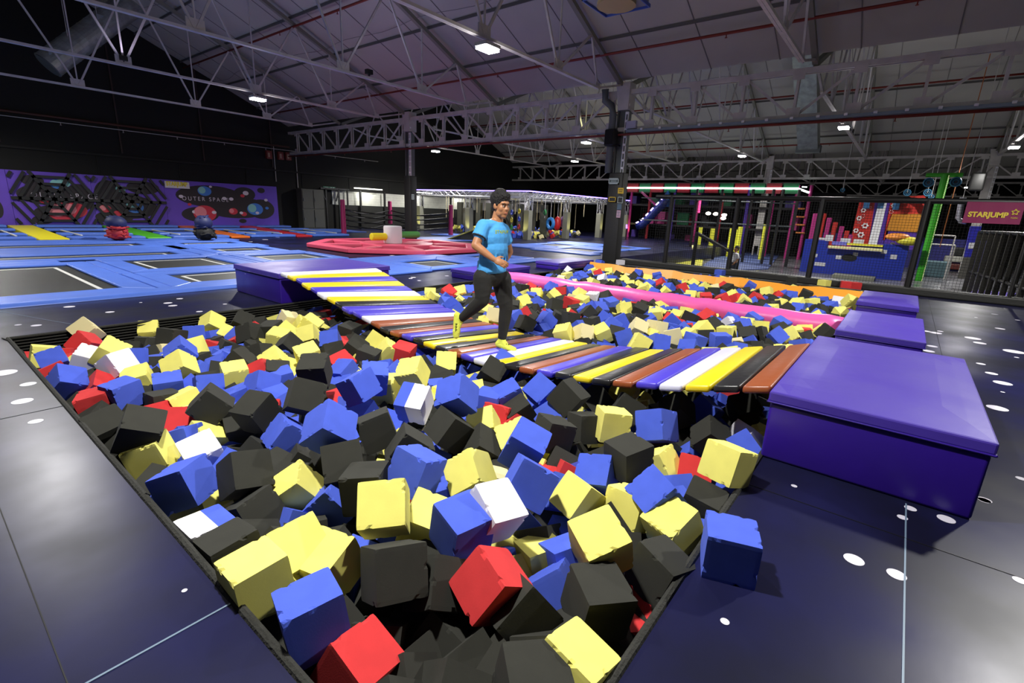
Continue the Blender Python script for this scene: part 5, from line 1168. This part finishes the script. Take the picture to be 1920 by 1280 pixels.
# blue column with white patch, silver duct, partition fence at right, machine
XB_=24
t=thing('padded_post','blue padded post with a white patch under the magenta banner','padded post',(XB_,on_x(1815,520,XB_).y,FZ));
a=on_x(1841,425,XB_);b=on_x(1803,520,XB_);MB().prism([on_x(1820,424,XB_),on_x(1841,424,XB_),on_x(1826,482,XB_),on_x(1808,482,XB_)],(.35,0,0)).build('blue_pad',mat('post_blue',(44,44,170),.5),t)
MB().prism([on_x(1808,482,XB_),on_x(1826,482,XB_),on_x(1815,522,XB_),on_x(1796,522,XB_)],(.35,0,0)).build('grey_base',mat('post_grey',(90,88,80),.6),t)
MB().prism([on_x(1817,455,XB_-.02),on_x(1828,455,XB_-.02),on_x(1825,466,XB_-.02),on_x(1815,466,XB_-.02)],(.02,0,0)).build('white_patch',WHITE,t)
t=thing('flexible_duct','silver flexible duct with an elbow left of the magenta banner','duct',on_x(1800,412,24));MB().tube([on_x(x,y,24) for x,y in((1806,370),(1802,382),(1799,400),(1797,409),(1800,414),(1813,416))],.09,10).build('duct_hose',mat('duct_silver',(190,190,200),.3,metal=.7),t,smooth=True);q0=on_x(1806,370,24);MB().cyl(q0,(24,q0.y,roofz(24)),.012,n=5).build('hanging_wire',STEEL,t)
XR=17.5
t=thing('side_fence','tall dark slatted fence at the right edge beyond the net','fence',(XR,-2.4,FZ))
A0=low(1823,524);A1=low(1900,560)
g=MB()
fa=Vector((23.5,-1.9,FZ));fb=Vector((15.5,-2.9,FZ))
for k in range(13):
    p=fa+(fb-fa)*(k/12);g.bb(p.x-.08,p.x+.08,p.y-.06,p.y+.06,FZ,1.45)
g.build('fence_slat',mat('slat_dark',(44,42,36),.7),t)
g=MB()
for z in(.1,1.45): g.cyl(fa+Vector((0,0,z-FZ)),fb+Vector((0,0,z-FZ)),.05,n=8)
g.build('fence_rail',BLKM,t)
g=MB()
for k in range(6):
    p=fa+(fb-fa)*((k*2+1.5)/13);g.bb(p.x+.1,p.x+.14,p.y-.35,p.y-.3,FZ+.2,1.35)
g.build('pale_panel',mat('panel_pale',(120,118,100),.7),t)
# lilac mat at right edge, dark floor mats, small machine
mats_poly([(1812,557),(1825,545),(1905,552),(1890,562)],.04,PURPL,'lilac_mat','lilac padded mat beyond the net at the lower right of the banner','mat')
t=thing('low_ride','small white and red ride on the grey floor, left of blue post','small ride',low(1785,512));c=low(1785,508)
MB().box(c+Vector((0,0,.25)),(.6,.9,.3)).build('ride_body',mat('ride_red',(90,30,24),.5),t,bevel=.05);MB().box(c+Vector((0,0,.62)),(.5,.9,.3)).build('ride_seat',mat('ride_white',(170,170,160),.5),t,bevel=.05);MB().box(c+Vector((0,-.1,1.0)),(.3,.5,.4)).build('ride_canopy',BLKM,t,bevel=.03)
for i,z in enumerate((1.05,.55)):
    a=on_x(1740,440+i*17,28);b=on_x(1792,440+i*17,28);tag(MB().cyl((28,a.y,a.z),(28,b.y,a.z),.03,n=8).cyl((28,b.y,a.z),(28,b.y,FZ),.03,n=8).build('steel_rail',STEEL),['upper','lower'][i]+' horizontal steel rail right of the green pole','rail')
a=on_x(1783,380,27);b=on_x(1762,463,27);tag(MB().tube([Vector((27,a.y,roofz(27))),a,b],.015,6).build('hanging_rope',mat('rope_orange',(176,100,50),.7)),'thin orange rope hanging right of the green pole','rope')
t=thing('round_table','low violet round table beyond the net behind the green pole','table',low(1720,498));c=low(1715,498);MB().cyl(c+Vector((0,0,.5)),c+Vector((0,0,.55)),.9,n=24).build('table_top',PURPL,t);MB().cyl(c,c+Vector((0,0,.5)),.2,n=12).build('table_leg',PV,t)
tag(MB().bb(28.5,29.3,on_x(1735,485,29).y,on_x(1785,485,29).y,FZ,.1).build('low_bench',mat('bench_teal',(60,84,92),.6),bevel=.04),'low grey teal padded bench right of the green pole','bench')
# ================================================================ PEOPLE
SKIN=mat('skin',(176,122,84),.5,var=.08,vscale=10);SHIRT=mat('tshirt_blue',(72,160,226),.75,bump=.5,bscale=9,var=.08,vscale=5);TRS=mat('trousers_black',(26,26,24),.85,bump=.6,bscale=8);SOCK=mat('sock_yellow',(222,230,84),.8,bump=.3,bscale=40)
HAIR=mat('hair_dark',(14,11,10),.7,bump=1,bscale=60);EYW=mat('eye_white',(235,232,228),.3);IRIS=mat('eye_iris',(40,24,16),.3);LIPS=mat('lips',(170,95,80),.5);BROW=mat('brow_dark',(34,24,18),.8);CUFF=mat('cuff_black',(24,24,26),.7)
def seg(mb,a,b,ra,rb,n=14,flat=None):
    a=Vector(a);b=Vector(b);k=6
    for i in range(k+1): 
        u=i/k; mb.ell(a.lerp(b,u),(ra+(rb-ra)*u,)*3,None,12,8)
    mb.cyl(a,b,ra,rb,n=n); return mb
def organic(mb,name,m,parent,vox=.008,sm=4,label=None):
    o=mb.build(name,m,parent,smooth=True,label=label)
    r=o.modifiers.new('remesh','REMESH');r.mode='VOXEL';r.voxel_size=vox;r.use_smooth_shade=True
    s=o.modifiers.new('smooth','SMOOTH');s.factor=.5;s.iterations=sm
    return o
def frame(x,y): # rotation matrix with columns X,Y,Z
    X=Vector(x).normalized();Y=Vector(y);Y=(Y-X*Y.dot(X)).normalized();return Matrix((X,Y,X.cross(Y))).transposed()
UP=Vector((0,0,1));RT=Vector((R2.x,R2.y,0)).normalized();TW=-Vector((_f.x,_f.y,0)).normalized()
# base of the runner (standing foot); pixel helper on the vertical plane through the body, shifted towards the viewer by d metres
G=Vector((4.05,3.27,0))
def bp(zx,zy,d=0):
    px,py=780+zx/3.657,330+zy/3.657; r=ray(px,py); o=Vector((0,0,CH)); q=(G+TW*d); s=(q-o).dot(TW)/r.dot(TW); return o+r*s
man=thing('person','person in a light blue t-shirt, black trousers and yellow socks running over the bridge','person',(G.x,G.y,.05))
# joints
sR=bp(462,345,.12);sL=bp(600,372,-.10);neck=bp(553,315,.0);hc=bp(582,205,.02)
elR=bp(408,475,.20);wrR=bp(535,572,.24);
elL=bp(640,520,-.16);wrL=bp(600,600,-.1)
hipR=bp(462,700,.07);hipL=bp(585,705,-.07)
knL=bp(618,905,-.04);anL=bp(588,1130,-.03)
knR=bp(455,850,.12);anR=bp(302,985,.0)
chest=bp(540,430,.0);waist=bp(520,560,.0);pel=bp(520,680,.0)
# facing direction: right in the picture and a little towards the viewer
FD=(RT*.78+TW*.62).normalized(); LAT=UP.cross(FD)  # his left
fd=(RT*.66+TW*.72-UP*.10).normalized(); fl_=UP.cross(fd).normalized(); fu=fd.cross(fl_)
HR_=Matrix((fd,fl_,fu)).transposed()
hm=lambda a,b,c: hc+fd*a+fl_*b+fu*c
b=MB()
# head
b.ell(hm(-.01,0,.035),(.098,.075,.10),HR_);b.ell(hm(.025,0,-.04),(.072,.058,.075),HR_);b.ell(hm(.055,0,-.092),(.032,.034,.028),HR_)
b.ell(hm(.02,.038,-.065),(.048,.024,.038),HR_);b.ell(hm(.02,-.038,-.065),(.048,.024,.038),HR_);b.ell(hm(.065,0,.035),(.028,.055,.02),HR_)
seg(b,hm(.082,0,.012),hm(.099,0,-.022),.009,.0125);b.ell(hm(.090,.012,-.025),(.010,.008,.008));b.ell(hm(.090,-.012,-.025),(.010,.008,.008))
b.ell(hm(.084,0,-.062),(.013,.026,.012),HR_);b.ell(hm(.052,.038,-.02),(.030,.026,.036),HR_);b.ell(hm(.052,-.038,-.02),(.030,.026,.036),HR_)
for s in(-1,1): b.ell(hm(-.008,s*.079,-.004),(.016,.008,.028),HR_);b.ell(hm(-.002,s*.070,-.018),(.02,.012,.02),HR_)
seg(b,hm(-.02,0,-.06),neck,.055,.06);seg(b,neck,chest,.062,.09)
# torso core
b.ell(chest,(.10,.14,.17),Matrix((FD,LAT,UP)).transposed());b.ell(waist,(.09,.13,.15),Matrix((FD,LAT,UP)).transposed());b.ell(pel,(.10,.14,.12),Matrix((FD,LAT,UP)).transposed())
seg(b,neck,sR,.05,.052);seg(b,neck,sL,.05,.052)
# arms
def hand(b,wr,dirv,palmn,thumb,curl,sc=1):
    """hand with palm, four bent fingers and a thumb; dirv along the hand, palmn palm normal, thumb side vector"""
    dirv=dirv.normalized();pn=(palmn-dirv*palmn.dot(dirv)).normalized();th=(thumb-dirv*thumb.dot(dirv)-pn*thumb.dot(pn)).normalized()
    M=Matrix((dirv,th,pn)).transposed();b.ell(wr+dirv*.05*sc,(.055*sc,.040*sc,.020*sc),M)
    b.ell(wr+dirv*.015*sc,(.03*sc,.028*sc,.021*sc),M)
    L=[.040,.046,.043,.034]
    for i in range(4):
        base=wr+dirv*.082*sc+th*(.030-.020*i)*sc;d=dirv.copy();p=base;ang=0
        for j,f in enumerate((1,.72,.55)):
            ang+=curl[i]*(0.7 if j==0 else 1);d=dirv*math.cos(ang)+pn*math.sin(ang);q=p+d*L[i]*f*sc;seg(b,p,q,(.0095-.0012*j)*sc,(.0088-.0012*j)*sc,8);p=q
    p=wr+dirv*.025*sc+th*.030*sc;q=p+(dirv*.6+th*.75+pn*.25).normalized()*.035*sc;seg(b,p,q,.013*sc,.011*sc,8);r=q+(dirv*.85+th*.25+pn*.4).normalized()*.03*sc;seg(b,q,r,.0105*sc,.009*sc,8)
seg(b,sR,elR,.054,.044);seg(b,elR,elR.lerp(wrR,.35),.045,.043);seg(b,elR.lerp(wrR,.35),wrR,.043,.027)
hand(b,wrR,(bp(625,610,.26)-wrR),-RT*.2+TW*-.9+UP*-.3,UP,(.45,.5,.55,.6))
seg(b,sL,elL,.05,.042);seg(b,elL,wrL,.042,.027);hand(b,wrL,(wrL-elL),TW*-1,UP,(.5,.5,.6,.6))
# legs
def leg(b,h,k,a,r1=.085,r2=.058,r3=.036):
    seg(b,h,k,r1,r2);m_=k.lerp(a,.3);seg(b,k,m_,r2,.055);seg(b,m_,a,.055,r3)
leg(b,hipR,knR,anR);leg(b,hipL,knL,anL)
toeL=bp(672,1188,.06);heelL=bp(566,1162,-.03);toeR=bp(276,1098,.03);heelR=bp(283,968,.0)
def foot(b,heel,toe,an,r=1):
    seg(b,heel+UP*.02,an,.035*r,.038*r);seg(b,heel+UP*.015,heel.lerp(toe,.6),.034*r,.036*r);seg(b,heel.lerp(toe,.6),toe,.036*r,.024*r);seg(b,an,heel.lerp(toe,.55),.036*r,.034*r)
    side=(toe-heel).cross(UP).normalized() if abs((toe-heel).normalized().z)<.9 else LAT
    seg(b,heel.lerp(toe,.72)+side*.02,toe+side*.016,.027*r,.02*r);seg(b,heel.lerp(toe,.72)-side*.02,toe-side*.02,.027*r,.018*r)
foot(b,heelL,toeL,anL);foot(b,heelR,toeR,anR)
organic(b,'body',SKIN,man,.0055,5)
# hair
h_=MB();h_.ell(hm(-.028,0,.066),(.112,.095,.098),HR_);h_.ell(hm(.03,0,.105),(.07,.07,.045),HR_);h_.ell(hm(-.05,0,.0),(.062,.074,.08),HR_);q=random.Random(5)
for k in range(60):
    a=q.uniform(0,6.28);e=q.uniform(.15,1.45);v=Vector((math.cos(a)*math.cos(e)*.095-.02,math.sin(a)*math.cos(e)*.08,math.sin(e)*.095+.06));h_.ell(hm(v.x,v.y,v.z),(.022,.022,.02),None,8,6)
for s in(-1,1): h_.ell(hm(.015,s*.072,.03),(.016,.01,.03),HR_)
organic(h_,'hair',HAIR,man,.006,1)
for s in(-1,1):
    e_=MB().ell(hm(.0785,s*.031,.007),(.010,.0125,.0048),HR_).build('eye',EYW,man,smooth=True);MB().ell(hm(.0868,s*.030,.0065),(.003,.006,.0046),HR_).build('iris',IRIS,e_,smooth=True)
f=MB()
for s in(-1,1): f.tube([hm(.092,s*.014,.027),hm(.088,s*.032,.033),hm(.073,s*.052,.028)],[.004,.0052,.003],6); f.tube([hm(.090,s*.018,.013),hm(.089,s*.031,.0165),hm(.078,s*.046,.011)],.0022,5)
f.build('eyebrows',BROW,man,smooth=True)
f=MB();f.tube([hm(.084,-.024,-.056),hm(.096,-.01,-.061),hm(.098,0,-.061),hm(.096,.01,-.061),hm(.084,.024,-.055)],[.002,.0045,.005,.0045,.002],6);f.build('mouth',LIPS,man,smooth=True)
# t-shirt
T_=Matrix((FD,LAT,UP)).transposed();s_=MB()
s_.ell(chest+UP*.02,(.128,.172,.17),T_);s_.ell(chest-UP*.10+FD*.01,(.122,.158,.15),T_);s_.ell(waist,(.122,.158,.15),T_);s_.ell(waist-UP*.12,(.128,.165,.12),T_)
hem=bp(518,650,.0);s_.cyl(hem-UP*.0,waist-UP*.03,.158,.15,n=24)
seg(s_,neck-UP*.03,sR,.062,.07);seg(s_,neck-UP*.03,sL,.062,.07);seg(s_,sR,sR.lerp(elR,.42),.074,.073);seg(s_,sL,sL.lerp(elL,.45),.07,.068);s_.cyl(sR.lerp(elR,.3),sR.lerp(elR,.55),.072,.078,n=16);s_.cyl(sL.lerp(elL,.3),sL.lerp(elL,.55),.068,.07,n=16)
s_.cyl(neck-UP*.05,neck-UP*.0,.085,.068,n=20)
for k in range(9):  # folds
    l_=-.10+.025*k;a=chest+LAT*l_+FD*(.112*math.sqrt(1-(l_/.165)**2))-UP*(.06+.02*(k%3));s_.tube([a,a-UP*.10+LAT*.015*(-1)**k,a-UP*.2],.009,6)
s_.tube([sR+UP*-.05,waist+TW*.13+RT*-.06,waist+TW*.12+RT*.06-UP*.05],.014,6);s_.tube([sR+TW*.03-UP*.09,waist+TW*.12-RT*.11,hem+TW*.1-RT*.12],.016,6)
organic(s_,'tshirt',SHIRT,man,.0075,3)
c_=MB();c_.torus(sR.lerp(elR,.56),.070,.008,(elR-sR),20,6);c_.build('sleeve_band',CUFF,man,smooth=True)
# trousers
p_=MB();p_.ell(pel,(.125,.165,.12),T_);p_.ell(hipR,(.10,.10,.11));p_.ell(hipL,(.10,.10,.11));p_.ell(pel-FD*.06-UP*.02,(.09,.13,.11),T_)
for h0,k0,a0 in((hipR,knR,anR),(hipL,knL,anL)):
    seg(p_,h0,h0.lerp(k0,.5),.112,.096);seg(p_,h0.lerp(k0,.5),k0,.096,.074);m_=k0.lerp(a0,.35);seg(p_,k0,m_,.074,.069);seg(p_,m_,k0.lerp(a0,.93),.069,.046)
    for u in(.25,.5,.75): p_.torus(h0.lerp(k0,u),.092-.02*u,.012,(k0-h0)+LAT*.1,16,5)
    for u in(.55,.75,.86): p_.torus(k0.lerp(a0,u),.06-.02*u,.010,(a0-k0)+FD*.1,16,5)
organic(p_,'trousers',TRS,man,.0085,3)
# socks
for he,to,an,kn in((heelL,toeL,anL,knL),(heelR,toeR,anR,knR)):
    k_=MB();foot(k_,he,to,an,1.13);seg(k_,an,an.lerp(kn,.13),.044,.046);organic(k_,'sock',SOCK,man,.006,2,label='yellow sock')
    w_=MB();d=(to-he).normalized();sd=d.cross(UP).normalized() if abs(d.z)<.9 else LAT
    for j in range(3):
        c=he.lerp(to,.42+.12*j)+UP*.045 if abs(d.z)<.8 else he.lerp(to,.3+.15*j)+TW*.045
        w_.beam(c-sd*.018,c+sd*.018,.008,.006)
    w_.build('sock_print',CUFF,man)
# shirt lettering on the chest
cn=chest+UP*.06; tx=text('shirt_lettering','STARJUMP',.05,(0,0,0),(1,0,0),(0,1,0),mat('print_yellow',(214,226,96),.7),man,.001,align='CENTER',bold=.0015)
off=ORG[man.name]
for v in tx.data.vertices:
    p=v.co+off; u,vv=p.x,p.y; ang=(u)/.165-.0; R0=.137
    # wrap round the chest ellipse
    a=ang; pos=cn+FD*(.121*math.cos(a))+LAT*(-.166*math.sin(-a))+UP*(vv)
    v.co=pos-off
# ---------------------------------------------------------------- child beyond the net
XK=20.0;kh=on_x(1381,466,XK);Kb=Vector((kh.x,kh.y,FZ))
kid=thing('person','child with dark hair and white t-shirt standing beyond the net','person',Kb)
KL=-RT;kf=(KL*.9+TW*.1).normalized();kl=UP.cross(kf).normalized();K=Matrix((kf,kl,UP)).transposed();hz=kh.z-.0;S=(hz+.1-FZ)/1.25
kp=lambda a,b_,c:Kb+(kf*a+kl*b_+UP*c)*S
b=MB();b.ell(kp(0,0,1.14),(.092*S,.075*S,.10*S),K);b.ell(kp(.03,0,1.09),(.06*S,.055*S,.06*S),K);seg(b,kp(.09,0,1.12),kp(.1,0,1.10),.01,.014)
for s in(-1,1): b.ell(kp(-.005,s*.075,1.12),(.018,.01,.025),K)
seg(b,kp(0,0,1.06),kp(-.01,0,.95),.045,.06);b.ell(kp(0,0,.82),(.08,.12,.18),K);b.ell(kp(0,0,.62),(.09,.12,.1),K)
for s in(-1,1):
    seg(b,kp(0,s*.06,.93),kp(-.0,s*.15,.9),.04,.042);seg(b,kp(0,s*.15,.9),kp(-.03,s*.18,.72),.04,.034);seg(b,kp(-.03,s*.18,.72),kp(.08,s*.17,.58),.034,.024)
    hand(b,kp(.08,s*.17,.58),kf*.6-UP*.7,kl*-s,kf,(.3,.3,.35,.4),.75)
    seg(b,kp(0,s*.07,.6),kp(.02,s*.07,.33),.07,.048);seg(b,kp(.02,s*.07,.33),kp(0,s*.07,.06),.046,.03);seg(b,kp(-.02,s*.07,.03),kp(.12,s*.07,.025),.03,.026)
organic(b,'body',SKIN,kid,.01,3)
h_=MB();h_.ell(kp(-.02,0,1.18),(.1*S,.088*S,.085*S),K);h_.ell(kp(-.05,0,1.12),(.06*S,.07*S,.07*S),K);organic(h_,'hair',HAIR,kid,.01,1)
s_=MB();s_.ell(kp(0,0,.83),(.105*S,.145*S,.17*S),K);s_.ell(kp(0,0,.66),(.11*S,.15*S,.14*S),K)
for s in(-1,1): seg(s_,kp(0,s*.05,.93),kp(0,s*.15,.9),.055,.058);seg(s_,kp(0,s*.15,.9),kp(-.02,s*.17,.79),.058,.055)
organic(s_,'tshirt',mat('tshirt_white',(214,216,222),.8,bump=.4,bscale=9),kid,.01,2)
p_=MB();p_.ell(kp(0,0,.58),(.1*S,.13*S,.09*S),K)
for s in(-1,1): seg(p_,kp(0,s*.07,.55),kp(.02,s*.07,.3),.08,.062)
organic(p_,'shorts',mat('shorts_navy',(40,44,60),.8),kid,.01,2)
for s in(-1,1):
    e_=MB().ell(kp(.083,s*.03,1.14),(.009,.012,.009),K).build('eye',EYW,kid);MB().ell(kp(.092,s*.03,1.14),(.005,.006,.005),K).build('iris',IRIS,e_)
f=MB();f.tube([kp(.083,-.02,1.07),kp(.09,0,1.068),kp(.083,.02,1.07)],.004,5);f.build('mouth',LIPS,kid)
